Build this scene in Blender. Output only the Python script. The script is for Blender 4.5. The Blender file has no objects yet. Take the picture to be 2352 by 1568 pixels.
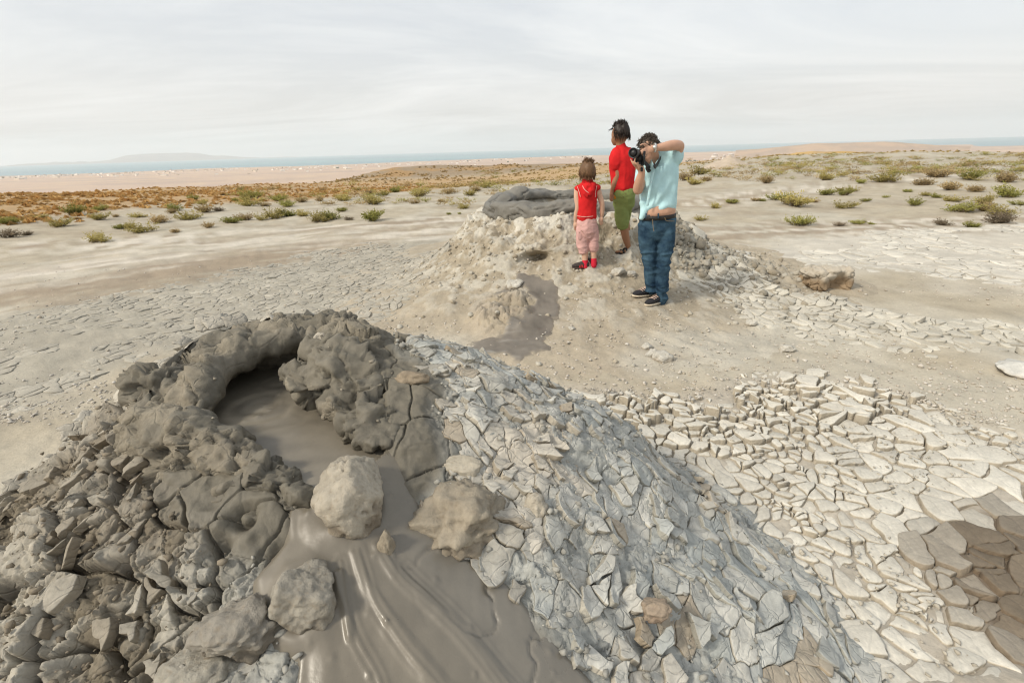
import bpy, bmesh, math, random
import numpy as np
from mathutils import Vector, Matrix

# ------------------------------------------------------------------ camera, sky, sun, exposure
scn = bpy.context.scene
COL = scn.collection
CAMZ = 1.68
PITCH = math.atan(443.0 / 1110.0)
ROLL = math.radians(1.655)
cam_data = bpy.data.cameras.new('camera'); cam_data.sensor_width = 36.0
cam_data.lens = 36.0 * 1110.0 / 2352.0
cam_data.clip_start = 0.05; cam_data.clip_end = 200000.0
cam = bpy.data.objects.new('view_camera', cam_data); COL.objects.link(cam)
_r0 = Vector((1, 0, 0)); _u0 = Vector((0, math.sin(PITCH), math.cos(PITCH))); FWD = Vector((0, math.cos(PITCH), -math.sin(PITCH)))
RIGHT = _r0 * math.cos(ROLL) - _u0 * math.sin(ROLL)
UP = _r0 * math.sin(ROLL) + _u0 * math.cos(ROLL)
cam.matrix_world = Matrix(((RIGHT.x, UP.x, -FWD.x, 0), (RIGHT.y, UP.y, -FWD.y, 0), (RIGHT.z, UP.z, -FWD.z, CAMZ), (0, 0, 0, 1)))
scn.camera = cam

SUN_EL = math.radians(40); SUN_AZ = math.radians(-120)      # azimuth from +Y towards +X: to the left, a little behind
world = bpy.data.worlds.new('World'); scn.world = world; world.use_nodes = True
wn = world.node_tree.nodes; wl = world.node_tree.links; wn.clear()
def N(nt, t, **kw):
    n = nt.nodes.new(t)
    for k, v in kw.items():
        if k.startswith('i_'):
            key = k[2:]
            n.inputs[int(key) if key.isdigit() else key.replace('_', ' ')].default_value = v
        else: setattr(n, k, v)
    return n
wt = world.node_tree
sky = N(wt, 'ShaderNodeTexSky', sky_type='NISHITA', sun_disc=False, sun_elevation=SUN_EL, sun_rotation=SUN_AZ,
        altitude=150.0, air_density=1.0, dust_density=5.0, ozone_density=1.0)
# thin high cloud: a veil that lifts the blue towards white, patchy
tc = N(wt, 'ShaderNodeTexCoord')
sp = N(wt, 'ShaderNodeSeparateXYZ'); wl.new(tc.outputs['Generated'], sp.inputs[0])
zz = N(wt, 'ShaderNodeMath', operation='ADD', i_1=0.12); wl.new(sp.outputs['Z'], zz.inputs[0])
zm = N(wt, 'ShaderNodeMath', operation='MAXIMUM', i_1=0.06); wl.new(zz.outputs[0], zm.inputs[0])
dx = N(wt, 'ShaderNodeMath', operation='DIVIDE'); wl.new(sp.outputs['X'], dx.inputs[0]); wl.new(zm.outputs[0], dx.inputs[1])
dy = N(wt, 'ShaderNodeMath', operation='DIVIDE'); wl.new(sp.outputs['Y'], dy.inputs[0]); wl.new(zm.outputs[0], dy.inputs[1])
cb = N(wt, 'ShaderNodeCombineXYZ'); wl.new(dx.outputs[0], cb.inputs[0]); wl.new(dy.outputs[0], cb.inputs[1])
mp = N(wt, 'ShaderNodeMapping'); mp.inputs['Scale'].default_value = (0.32, 0.6, 1); mp.inputs['Rotation'].default_value = (0, 0, 0.35); wl.new(cb.outputs[0], mp.inputs[0])
n1 = N(wt, 'ShaderNodeTexNoise', i_Scale=1.0, i_Detail=9.0, i_Roughness=0.62, i_Distortion=0.9); wl.new(mp.outputs[0], n1.inputs['Vector'])
rmp = N(wt, 'ShaderNodeValToRGB'); rmp.color_ramp.elements[0].position = 0.40; rmp.color_ramp.elements[1].position = 0.72
wl.new(n1.outputs['Fac'], rmp.inputs[0])
vs = N(wt, 'ShaderNodeMath', operation='MULTIPLY_ADD', i_1=0.30, i_2=0.60); wl.new(rmp.outputs[0], vs.inputs[0])
mx = N(wt, 'ShaderNodeMix', data_type='RGBA'); wl.new(vs.outputs[0], mx.inputs['Factor'])
wl.new(sky.outputs[0], mx.inputs['A']); mx.inputs['B'].default_value = (7.25, 7.45, 7.4, 1)
bg = N(wt, 'ShaderNodeBackground', i_Strength=0.14); wl.new(mx.outputs['Result'], bg.inputs[0])
wo = N(wt, 'ShaderNodeOutputWorld'); wl.new(bg.outputs[0], wo.inputs[0])

sun_data = bpy.data.lights.new('sun', 'SUN'); sun_data.energy = 3.1; sun_data.angle = math.radians(9); sun_data.color = (1.0, 0.92, 0.78)
sun = bpy.data.objects.new('sun', sun_data); COL.objects.link(sun)
_sd = Vector((math.cos(SUN_EL) * math.sin(SUN_AZ), math.cos(SUN_EL) * math.cos(SUN_AZ), math.sin(SUN_EL)))
sun.rotation_euler = _sd.to_track_quat('Z', 'Y').to_euler()
scn.view_settings.view_transform = 'Standard'; scn.view_settings.look = 'None'
scn.view_settings.exposure = -0.02; scn.view_settings.gamma = 1.0
try: scn.view_settings.use_curve_mapping = False
except Exception: pass
scn.render.engine = 'CYCLES'
scn.cycles.use_denoising = True
scn.cycles.max_bounces = 6; scn.cycles.diffuse_bounces = 3; scn.cycles.glossy_bounces = 2; scn.cycles.transmission_bounces = 2
scn.cycles.volume_bounces = 2; scn.cycles.transparent_max_bounces = 6
scn.cycles.caustics_reflective = False; scn.cycles.caustics_refractive = False
scn.cycles.filter_width = 1.2

# ------------------------------------------------------------------ numeric helpers
def unproj(u, v):
    "direction (not normalised) of pixel (u, v) in a 2352 x 1568 frame"
    a = (u - 1176.0) / 1110.0; b = (784.0 - v) / 1110.0
    return np.array([RIGHT.x * a + UP.x * b + FWD.x, RIGHT.y * a + UP.y * b + FWD.y, RIGHT.z * a + UP.z * b + FWD.z])
def project(P):
    P = np.atleast_2d(P) - np.array([0, 0, CAMZ])
    xr = P @ np.array(RIGHT); yu = P @ np.array(UP); zf = P @ np.array(FWD)
    zf = np.where(zf < 1e-3, 1e-3, zf)
    return 1176 + 1110 * xr / zf, 784 - 1110 * yu / zf, zf
def at_z(u, v, z):
    d = unproj(u, v); t = (z - CAMZ) / d[2]; return np.array([d[0] * t, d[1] * t, z])
def at_r(u, v, r):
    d = unproj(u, v); t = r / math.hypot(d[0], d[1]); return np.array([d[0] * t, d[1] * t, CAMZ + d[2] * t])
def at_y(u, v, y):
    d = unproj(u, v); t = y / d[1]; return np.array([d[0] * t, y, CAMZ + d[2] * t])

def _h(ix, iy, iz, seed):
    with np.errstate(over='ignore'):
        h = (ix.astype(np.int64).astype(np.uint32) * np.uint32(374761393) + iy.astype(np.int64).astype(np.uint32) * np.uint32(668265263)
             + iz.astype(np.int64).astype(np.uint32) * np.uint32(2147483647 - 58) + np.uint32((seed * 974711 + 12345) & 0xffffffff))
        h = (h ^ (h >> np.uint32(13))) * np.uint32(1274126177)
        h = (h ^ (h >> np.uint32(16))) * np.uint32(2246822519)
        h = h ^ (h >> np.uint32(15))
    return h.astype(np.float64) / 4294967295.0
def vn2(x, y, seed=0):
    "smooth value noise in -1..1"
    ix = np.floor(x); iy = np.floor(y); fx = x - ix; fy = y - iy
    fx = fx * fx * fx * (fx * (fx * 6 - 15) + 10); fy = fy * fy * fy * (fy * (fy * 6 - 15) + 10)
    z0 = np.zeros_like(ix)
    a = _h(ix, iy, z0, seed); b = _h(ix + 1, iy, z0, seed); c = _h(ix, iy + 1, z0, seed); d = _h(ix + 1, iy + 1, z0, seed)
    return ((a * (1 - fx) + b * fx) * (1 - fy) + (c * (1 - fx) + d * fx) * fy) * 2 - 1
def fbm2(x, y, oct=4, seed=0, gain=0.5, lac=2.03):
    x = np.asarray(x, float); y = np.asarray(y, float); s = 0; a = 1.0; tot = 0
    for i in range(oct):
        s = s + a * vn2(x, y, seed + i * 17); tot += a; a *= gain
        x, y = (x * 0.8 - y * 0.6) * lac + 3.7, (x * 0.6 + y * 0.8) * lac + 9.1
    return s / tot
def vn3(p, seed=0):
    i = np.floor(p); f = p - i; f = f * f * f * (f * (f * 6 - 15) + 10)
    ix, iy, iz = i[..., 0], i[..., 1], i[..., 2]; fx, fy, fz = f[..., 0], f[..., 1], f[..., 2]
    r = 0
    for dz in (0, 1):
        wz = fz if dz else 1 - fz
        for dy_ in (0, 1):
            wy = fy if dy_ else 1 - fy
            r = r + wz * wy * (_h(ix, iy + dy_, iz + dz, seed) * (1 - fx) + _h(ix + 1, iy + dy_, iz + dz, seed) * fx)
    return r * 2 - 1
def fbm3(p, oct=4, seed=0, gain=0.5, lac=2.07):
    s = 0; a = 1.0; tot = 0; p = np.asarray(p, float)
    for i in range(oct):
        s = s + a * vn3(p, seed + i * 31); tot += a; a *= gain; p = p * lac + 5.3
    return s / tot
def vor3(p, seed=0, off=False):
    "F1, F2 and cell id of 3-D cellular noise (and the offset from the cell's seed)"
    if off: ov = np.zeros(p.shape)
    i = np.floor(p); f1 = np.full(p.shape[:-1], 9.0); f2 = f1.copy(); cid = np.zeros(p.shape[:-1])
    for dx_ in (-1, 0, 1):
        for dy_ in (-1, 0, 1):
            for dz in (-1, 0, 1):
                cx = i[..., 0] + dx_; cy = i[..., 1] + dy_; cz = i[..., 2] + dz
                qx = cx + _h(cx, cy, cz, seed); qy = cy + _h(cx, cy, cz, seed + 1); qz = cz + _h(cx, cy, cz, seed + 2)
                d = np.sqrt((qx - p[..., 0]) ** 2 + (qy - p[..., 1]) ** 2 + (qz - p[..., 2]) ** 2)
                nid = _h(cx, cy, cz, seed + 3)
                lt = d < f1
                f2 = np.where(lt, f1, np.minimum(f2, d)); cid = np.where(lt, nid, cid); f1 = np.where(lt, d, f1)
                if off: ov = np.where(lt[..., None], p - np.stack([qx, qy, qz], -1), ov)
    if off: return f1, f2, cid, ov
    return f1, f2, cid
def sstep(a, b, x):
    t = np.clip((x - a) / (b - a), 0, 1); return t * t * (3 - 2 * t)
def pip(poly, x, y):
    poly = np.asarray(poly, float); x = np.asarray(x); ins = np.zeros(x.shape, bool); n = len(poly); j = n - 1
    for i in range(n):
        xi, yi = poly[i]; xj, yj = poly[j]
        c = ((yi > y) != (yj > y)) & (x < (xj - xi) * (y - yi) / (yj - yi + 1e-12) + xi); ins ^= c; j = i
    return ins
def segdist(poly, x, y, closed=True):
    "distance to a polyline"
    poly = np.asarray(poly, float); n = len(poly); best = np.full(np.shape(x), 1e9); bt = np.zeros(np.shape(x))
    L = 0.0
    for i in range(n if closed else n - 1):
        a = poly[i]; b = poly[(i + 1) % n]; e = b - a; l2 = e @ e + 1e-12
        t = np.clip(((x - a[0]) * e[0] + (y - a[1]) * e[1]) / l2, 0, 1)
        d = np.hypot(x - a[0] - t * e[0], y - a[1] - t * e[1]); m = d < best
        bt = np.where(m, L + t * math.sqrt(l2), bt); best = np.where(m, d, best); L += math.sqrt(l2)
    return best, bt
def sdist(poly, x, y):
    "signed distance, positive inside"
    d, _ = segdist(poly, x, y); return np.where(pip(poly, x, y), d, -d)

def make_mesh(name, V, F, smooth=True, col=None, mats=None, midx=None):
    V = np.asarray(V, dtype=np.float32); F = np.asarray(F, dtype=np.int32) if not isinstance(F, list) else F
    me = bpy.data.meshes.new(name)
    if isinstance(F, list):
        me.from_pydata([tuple(map(float, v)) for v in V], [], F)
    else:
        k = F.shape[1]; me.vertices.add(len(V)); me.vertices.foreach_set('co', V.ravel())
        me.loops.add(F.size); me.loops.foreach_set('vertex_index', F.ravel())
        me.polygons.add(len(F)); me.polygons.foreach_set('loop_start', np.arange(0, F.size, k, dtype=np.int32))
        me.update(calc_edges=True)
    if smooth: me.polygons.foreach_set('use_smooth', np.ones(len(me.polygons), bool))
    if col is not None:
        c = np.asarray(col, float)
        if c.shape[1] == 3: c = np.concatenate([c, np.ones((len(c), 1))], 1)
        at = me.color_attributes.new('Col', 'FLOAT_COLOR', 'POINT'); at.data.foreach_set('color', c.astype(np.float32).ravel())
    if midx is not None: me.polygons.foreach_set('material_index', np.asarray(midx, np.int32))
    for m in (mats or []): me.materials.append(m)
    me.update(); return me
def link(name, me, parent=None, label=None, cat=None, group=None, kind=None, loc=None):
    o = bpy.data.objects.new(name, me); COL.objects.link(o)
    if parent is not None: o.parent = parent
    if loc is not None: o.location = loc
    if label: o['label'] = label
    if cat: o['category'] = cat
    if group: o['group'] = group
    if kind: o['kind'] = kind
    return o
def thing(name, label, cat, loc=(0, 0, 0), group=None):
    return link(name, None, None, label, cat, group, None, loc)
def grid_faces(nr, nc, wrap=False):
    i = np.arange(nr - 1)[:, None]; j = np.arange(nc if wrap else nc - 1)[None, :]; j2 = (j + 1) % nc
    a = i * nc + j; b = i * nc + j2; c = (i + 1) * nc + j2; d = (i + 1) * nc + j
    return np.stack([a, b, c, d], -1).reshape(-1, 4)

# ------------------------------------------------------------------ materials
def new_mat(name):
    m = bpy.data.materials.new(name); m.use_nodes = True; m.node_tree.nodes.clear(); return m
def mat_mud(name, rough=0.95, wet=False, grain=60.0, bump=0.35, crack=0.0, crack_scale=14.0, tint=0.16, spec=0.25, coat=0.0, bdist=0.006):
    "earth whose colour comes from the mesh's Col attribute, varied by noise, with fine relief"
    m = new_mat(name); nt = m.node_tree; L = nt.links.new
    out = N(nt, 'ShaderNodeOutputMaterial'); bs = N(nt, 'ShaderNodeBsdfPrincipled', i_Roughness=rough)
    bs.inputs['Specular IOR Level'].default_value = spec
    L(bs.outputs[0], out.inputs[0])
    at = N(nt, 'ShaderNodeAttribute', attribute_name='Col')
    tcn = N(nt, 'ShaderNodeTexCoord')
    na = N(nt, 'ShaderNodeTexNoise', i_Scale=3.1, i_Detail=6.0, i_Roughness=0.62); L(tcn.outputs['Object'], na.inputs['Vector'])
    nb = N(nt, 'ShaderNodeTexNoise', i_Scale=grain, i_Detail=5.0, i_Roughness=0.7); L(tcn.outputs['Object'], nb.inputs['Vector'])
    r1 = N(nt, 'ShaderNodeMapRange', i_1=0.3, i_2=0.7, i_3=1 - tint, i_4=1 + tint); L(na.outputs['Fac'], r1.inputs[0])
    r2 = N(nt, 'ShaderNodeMapRange', i_1=0.3, i_2=0.7, i_3=1 - tint * 0.8, i_4=1 + tint * 0.8); L(nb.outputs['Fac'], r2.inputs[0])
    mu = N(nt, 'ShaderNodeMath', operation='MULTIPLY'); L(r1.outputs[0], mu.inputs[0]); L(r2.outputs[0], mu.inputs[1])
    vm = N(nt, 'ShaderNodeVectorMath', operation='SCALE'); L(at.outputs['Color'], vm.inputs[0]); L(mu.outputs[0], vm.inputs['Scale'])
    L(vm.outputs[0], bs.inputs['Base Color'])
    hgt = nb.outputs['Fac']
    if crack > 0:
        wv = N(nt, 'ShaderNodeTexNoise', i_Scale=crack_scale * 0.8, i_Detail=3.0); L(tcn.outputs['Object'], wv.inputs['Vector'])
        ad = N(nt, 'ShaderNodeVectorMath', operation='MULTIPLY_ADD'); ad.inputs[1].default_value = (0.06, 0.06, 0.06)
        L(wv.outputs['Color'], ad.inputs[0]); L(tcn.outputs['Object'], ad.inputs[2])
        vo = N(nt, 'ShaderNodeTexVoronoi', feature='DISTANCE_TO_EDGE', i_Scale=crack_scale); L(ad.outputs[0], vo.inputs['Vector'])
        cr = N(nt, 'ShaderNodeMapRange', i_1=0.0, i_2=0.07, i_3=0.0, i_4=1.0); L(vo.outputs['Distance'], cr.inputs[0])
        mm = N(nt, 'ShaderNodeMath', operation='MULTIPLY_ADD', i_1=crack); L(cr.outputs[0], mm.inputs[0]); L(nb.outputs['Fac'], mm.inputs[2])
        hgt = mm.outputs[0]
    bp = N(nt, 'ShaderNodeBump', i_Strength=bump, i_Distance=bdist); L(hgt, bp.inputs['Height']); L(bp.outputs[0], bs.inputs['Normal'])
    if wet:
        rr = N(nt, 'ShaderNodeMapRange', i_1=0.35, i_2=0.7, i_3=rough * 0.7, i_4=min(1, rough * 1.5)); L(na.outputs['Fac'], rr.inputs[0]); L(rr.outputs[0], bs.inputs['Roughness'])
    return m
def mat_plain(name, color, rough=0.8, var=0.12, scale=20.0, bump=0.0, spec=0.3, metallic=0.0, bscale=None):
    m = new_mat(name); nt = m.node_tree; L = nt.links.new
    out = N(nt, 'ShaderNodeOutputMaterial'); bs = N(nt, 'ShaderNodeBsdfPrincipled', i_Roughness=rough, i_Metallic=metallic)
    bs.inputs['Specular IOR Level'].default_value = spec; L(bs.outputs[0], out.inputs[0])
    tcn = N(nt, 'ShaderNodeTexCoord'); na = N(nt, 'ShaderNodeTexNoise', i_Scale=scale, i_Detail=4.0, i_Roughness=0.6); L(tcn.outputs['Object'], na.inputs['Vector'])
    r1 = N(nt, 'ShaderNodeMapRange', i_1=0.3, i_2=0.7, i_3=1 - var, i_4=1 + var); L(na.outputs['Fac'], r1.inputs[0])
    vm = N(nt, 'ShaderNodeVectorMath', operation='SCALE'); vm.inputs[0].default_value = color; L(r1.outputs[0], vm.inputs['Scale']); L(vm.outputs[0], bs.inputs['Base Color'])
    if bump > 0:
        nb = N(nt, 'ShaderNodeTexNoise', i_Scale=bscale or scale * 3, i_Detail=3.0); L(tcn.outputs['Object'], nb.inputs['Vector'])
        bp = N(nt, 'ShaderNodeBump', i_Strength=bump, i_Distance=0.01); L(nb.outputs['Fac'], bp.inputs['Height']); L(bp.outputs[0], bs.inputs['Normal'])
    return m
# ------------------------------------------------------------------ terrain heights
HOR = lambda u: 341.0 - 0.0289 * (u - 1176.0)
ZP = 0.73                                   # level of the near mud pool
C1 = at_z(655, 935, ZP)[:2]                 # centre of the near crater
# crest of the near crater: pixel, height
CREST = [(700, 722, .95), (600, 735, .93), (500, 752, .915), (410, 810, .895), (350, 880, .87), (400, 985, .81), (500, 1040, .785),
         (600, 1100, .755), (690, 1160, .725), (800, 1120, .722), (890, 1040, .735), (905, 985, .775), (880, 900, .86), (850, 815, .91), (780, 750, .95)]
_cr = []
for (u, v, z) in CREST:
    p = at_z(u, v, z); d = p[:2] - C1; _cr.append((math.atan2(d[1], d[0]), math.hypot(*d), z))
_cr.sort()
_th = np.array([c[0] for c in _cr]); _thp = np.concatenate([_th - 2 * np.pi, _th, _th + 2 * np.pi])
_rcp = np.tile([c[1] for c in _cr], 3); _zcp = np.tile([c[2] for c in _cr], 3)
def per(th, tp, vp):
    "smooth periodic interpolation"
    s = 0
    for k, w in ((-0.16, .25), (0, .5), (0.16, .25)): s = s + w * np.interp(th + k, tp, vp)
    return s
def m1_rc(th): return per(th, _thp, _rcp)
def m1_zc(th): return per(th, _thp, _zcp)
# foot radius of the near mound by direction (degrees)
_bd = np.radians([-180, -150, -120, -90, -63, -40, -20, -5, 10, 30, 60, 90, 120, 150, 180])
_bv = np.array([1.70, 1.85, 2.0, 2.0, 2.0, 2.17, 2.20, 2.06, 1.92, 1.65, 1.4, 1.25, 1.3, 1.45, 1.70])
_bdp = np.concatenate([_bd[:-1] - 2 * np.pi, _bd[:-1], _bd[:-1] + 2 * np.pi]); _bvp = np.tile(_bv[:-1], 3)
def m1_z(x, y):
    dx_ = x - C1[0]; dy_ = y - C1[1]; rho = np.hypot(dx_, dy_); th = np.arctan2(dy_, dx_)
    rc = m1_rc(th); zc = m1_zc(th); rb = per(th, _bdp, _bvp)
    t = (rho - rc) / (rb - rc)
    tt = np.clip(t, 0, 1.5)
    z = zc * (1 - tt) + np.sin(np.clip(tt, 0, 1) ** 0.8 * np.pi) * zc * (0.03 + 0.17 * np.exp(-((th - math.radians(16)) / 0.50) ** 2))
    # smooth foot
    k = 0.06; z = np.where(z > k, z, np.where(z > -k, (z + k) ** 2 / (4 * k), 0.0)) - .30 * np.clip(t - 1.01, 0, 1)
    return np.where(t < 0, zc, z)

C2 = at_r(1305, 452, 7.1)[:2]
_b2 = np.radians([-180, -150, -120, -90, -60, -45, -20, 0, 30, 60, 90, 120, 150, 180])
_v2 = np.array([0.88, 0.92, 0.98, 1.0, 0.95, 0.92, 0.95, 0.97, 0.95, 0.9, 0.9, 0.9, 0.88, 0.88])
_b2p = np.concatenate([_b2[:-1] - 2 * np.pi, _b2[:-1], _b2[:-1] + 2 * np.pi]); _v2p = np.tile(_v2[:-1], 3)
def m2_z(x, y):
    dx_ = x - C2[0]; dy_ = y - C2[1]; th = np.arctan2(dy_, dx_)
    rho = np.hypot(dx_, dy_) / per(th, _b2p, _v2p)
    z = np.interp(rho, [0, 0.6, 0.85, 1.05, 1.3, 1.55, 1.8, 2.0, 2.3, 2.65, 3.1, 3.7, 4.5], [.82, .86, .93, .95, .83, .71, .56, .41, .24, .13, .05, .0, -.08])
    # ridges of dried flows running out on the right of the cone
    a = np.degrees(th)
    rr = np.hypot(dx_, dy_)
    z = z + 0.07 * np.exp(-((a + 22) / 7.0) ** 2) * sstep(1.6, 2.2, rr) * (1 - sstep(3.6, 4.6, rr))
    z = z + 0.08 * np.exp(-((a + 38) / 5.0) ** 2) * sstep(1.9, 2.4, rr) * (1 - sstep(3.1, 3.9, rr))
    return z

# plateau: by picture column, (edge distance, edge row, mid distance, mid row)
_tab = [(-1500, 45, 470, 25, 500), (-600, 45, 458, 25, 485), (0, 45, 446, 25, 466), (300, 50, 434, 28, 452), (500, 58, 427, 30, 445), (650, 70, 421, 40, 436),
        (740, 80, 419, 60, 428), (800, 84, 406, 64, 427), (900, 90, 386, 66, 424), (1000, 92, 379, 66, 420), (1120, 92, 380, 64, 414), (1250, 90, 376, 60, 404),
        (1400, 85, 374, 48, 400), (1560, 75, 371, 40, 395), (1700, 65, 364, 36, 388), (1800, 60, 355, 34, 384), (1950, 60, 353, 34, 381), (2100, 60, 349, 34, 374),
        (2352, 60, 351, 34, 372), (3000, 60, 350, 34, 366), (4200, 60, 348, 34, 360)]
_ta = []
for (u, E, ve, r1, v1) in _tab:
    d = unproj(u, HOR(u)); az = math.atan2(d[0], d[1])
    hd = unproj(u, ve); ze = CAMZ + hd[2] / math.hypot(hd[0], hd[1]) * E
    hd = unproj(u, v1); z1 = CAMZ + hd[2] / math.hypot(hd[0], hd[1]) * r1
    _ta.append((az, E, ze, r1, z1))
_ta = np.array(_ta)
_coast = [(-1500, 440), (-400, 416), (0, 405), (239, 398), (478, 387), (683, 382), (804, 378), (951, 371.5), (1098, 366), (1332, 358), (1405, 356), (1560, 350), (1768, 342.5), (2121, 333), (2352, 333.6), (3000, 318), (4200, 300)]
SEA = -151.0; PLAIN = -148.0
_ca = []
for (u, v) in _coast:
    d = unproj(u, v); _ca.append((math.atan2(d[0], d[1]), (SEA - CAMZ) / d[2] * math.hypot(d[0], d[1])))
_ca = np.array(_ca)
def ground_z(x, y, detail=True):
    x = np.asarray(x, float); y = np.asarray(y, float)
    r = np.hypot(x, y); az = np.arctan2(x, y)
    E = np.interp(az, _ta[:, 0], _ta[:, 1]); ze = np.interp(az, _ta[:, 0], _ta[:, 2]); r1 = np.interp(az, _ta[:, 0], _ta[:, 3]); z1 = np.interp(az, _ta[:, 0], _ta[:, 4])
    t1 = np.clip((r - 10) / (r1 - 10), 0, 1); t2 = np.clip((r - r1) / (E - r1), 0, 1)
    z = z1 * (t1 * t1 * (2 - t1)) ; z = z + (ze - z1) * (t2 * t2 * (3 - 2 * t2) * 0.5 + 0.5 * t2)
    if detail:
        n = fbm2(x * 0.09, y * 0.09, 4, 5)
        z = z + n * 0.22 * sstep(9, 40, r) * (1 - sstep(80, 160, r))
        z = z + fbm2(x * 0.55, y * 0.55, 3, 8) * 0.05 * sstep(2.0, 7.0, r) * (1 - sstep(60, 120, r))
        z = z + fbm2(x * 1.9, y * 1.9, 3, 11) * 0.016 * (1 - sstep(25, 60, r))
    # beyond the edge: down to the coastal plain
    t3 = np.clip((r - E) / 700.0, 0, 1)
    z = z * (1 - t3) - 40 * np.clip((r - E) / 160.0, 0, 1) * (1 - t3) + PLAIN * t3
    rc = np.interp(az, _ca[:, 0], _ca[:, 1])
    z = z - 14.0 * np.clip((r - rc) / 250.0, 0, 1)
    return z
def surf_z(x, y):
    return np.maximum(np.maximum(ground_z(x, y), m1_z(x, y)), np.where(np.hypot(x - C2[0], y - C2[1]) < 5, m2_z(x, y) + ground_z(x, y), -99))
def cast(u, v, f=None):
    "where the pixel's ray first meets the terrain"
    f = f or surf_z; d = unproj(u, v); d = d / np.linalg.norm(d)
    t = np.concatenate([np.linspace(0.5, 12, 2400), np.geomspace(12, 300, 1500)])
    P = np.array([0, 0, CAMZ]) + t[:, None] * d; below = P[:, 2] < f(P[:, 0], P[:, 1])
    k = int(np.argmax(below)) if below.any() else len(t) - 1
    return P[k]
def castm(pts, f=None): return np.array([cast(u, v, f) for (u, v) in pts])

# sampled copies of the height functions and of noise, for the many small pieces
class HMap:
    def __init__(self, f, x0, x1, y0, y1, st):
        self.x0, self.y0, self.st = x0, y0, st
        xs = np.arange(x0, x1 + st, st); ys = np.arange(y0, y1 + st, st); A, B = np.meshgrid(xs, ys, indexing='ij'); self.g = f(A, B); self.nx, self.ny = self.g.shape
    def __call__(self, x, y):
        fx = np.clip((np.asarray(x, float) - self.x0) / self.st, 0, self.nx - 1.001); fy = np.clip((np.asarray(y, float) - self.y0) / self.st, 0, self.ny - 1.001)
        ix = fx.astype(int); iy = fy.astype(int); fx = fx - ix; fy = fy - iy; g = self.g
        return (g[ix, iy] * (1 - fx) + g[ix + 1, iy] * fx) * (1 - fy) + (g[ix, iy + 1] * (1 - fx) + g[ix + 1, iy + 1] * fx) * fy
class NMap:
    "tiled lookup of fractal noise, period 32"
    def __init__(self, oct, seed):
        n = 1024; a = np.arange(n) / 32.0; A, B = np.meshgrid(a, a, indexing='ij'); s = 0; amp = 1.0; tot = 0
        for o in range(oct):
            p = 32 * 2 ** o; x = A * 2 ** o; y = B * 2 ** o; ix = np.floor(x); iy = np.floor(y); fx = x - ix; fy = y - iy
            fx = fx ** 3 * (fx * (fx * 6 - 15) + 10); fy = fy ** 3 * (fy * (fy * 6 - 15) + 10); z0 = np.zeros_like(ix)
            h = lambda i, j: _h(np.mod(i, p), np.mod(j, p), z0, seed + o)
            s = s + amp * (((h(ix, iy) * (1 - fx) + h(ix + 1, iy) * fx) * (1 - fy) + (h(ix, iy + 1) * (1 - fx) + h(ix + 1, iy + 1) * fx) * fy) * 2 - 1); tot += amp; amp *= .5
        self.g = s / tot
    def __call__(self, x, y):
        fx = np.mod(np.asarray(x, float), 32.0) * 32; fy = np.mod(np.asarray(y, float), 32.0) * 32; ix = fx.astype(int); iy = fy.astype(int); fx = fx - ix; fy = fy - iy
        ix %= 1024; iy %= 1024; jx = (ix + 1) % 1024; jy = (iy + 1) % 1024; g = self.g
        return (g[ix, iy] * (1 - fx) + g[jx, iy] * fx) * (1 - fy) + (g[ix, jy] * (1 - fx) + g[jx, jy] * fx) * fy
NZ = NMap(4, 777)
H_g = HMap(ground_z, -9, 12, 0, 13, .04)
H_m1 = HMap(m1_z, C1[0] - 2.7, C1[0] + 2.7, C1[1] - 2.7, C1[1] + 2.7, .015)
H_m2 = HMap(lambda x, y: ground_z(x, y) + m2_z(x, y), C2[0] - 5, C2[0] + 5, C2[1] - 5, C2[1] + 5, .03)

def rough1(x, y):
    "lumps of the near mound's crust"
    th = np.arctan2(y - C1[1], x - C1[0]); rho = np.hypot(x - C1[0], y - C1[1]); right = sstep(-.2, .6, np.cos(th - math.radians(-10)))
    rid = (.30 - np.abs(NZ(th * 4.2 + 2, rho * 1.1))) * .11 * right * sstep(.5, 1.0, rho)          # ribs running down the slope
    return .050 * NZ(x * 2.1 + 3, y * 2.1) + .022 * NZ(x * 5.5 + 5, y * 5.5 + 1) + rid + right * .018 * NZ(x * 9 + 1, y * 9)
def H_m1r(x, y):
    z = H_m1(x, y); return z + rough1(x, y) * sstep(.0, .15, z)
# ------------------------------------------------------------------ ground sheet
M_ground = mat_mud('dry_ground', rough=0.97, grain=42.0, bump=0.6, tint=0.13, crack=0.0, bdist=0.012)
def poly_w(pts, f=None): return castm(pts, f or ground_z)[:, :2]
Z_PLATE_R = poly_w([(1235, 885), (1400, 882), (1560, 905), (1650, 880), (1800, 862), (1980, 872), (2120, 905), (2240, 960), (2352, 985), (2500, 1010), (2700, 1568), (2000, 1640), (1500, 1300)])
Z_WET_R = poly_w([(2160, 1190), (2250, 1165), (2420, 1190), (2600, 1500), (2360, 1530), (2270, 1420), (2190, 1320), (2130, 1240)])
Z_FLAT_L = poly_w([(-400, 860), (-200, 800), (0, 725), (300, 672), (560, 612), (700, 585), (900, 556), (1020, 545), (1010, 620), (940, 700), (860, 770), (700, 800), (500, 830), (330, 830), (150, 940), (0, 985), (-300, 1100)])
Z_FLAT_R = poly_w([(1560, 600), (1800, 545), (2000, 528), (2352, 512), (2600, 500), (2800, 640), (2352, 660), (2050, 625), (1850, 620)])
Z_FLOW_R = poly_w([(1560, 600), (1760, 640), (2000, 690), (2200, 735), (2352, 765), (2500, 800), (2450, 860), (2200, 800), (2000, 810), (1900, 790), (1750, 740), (1600, 690)])
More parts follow.
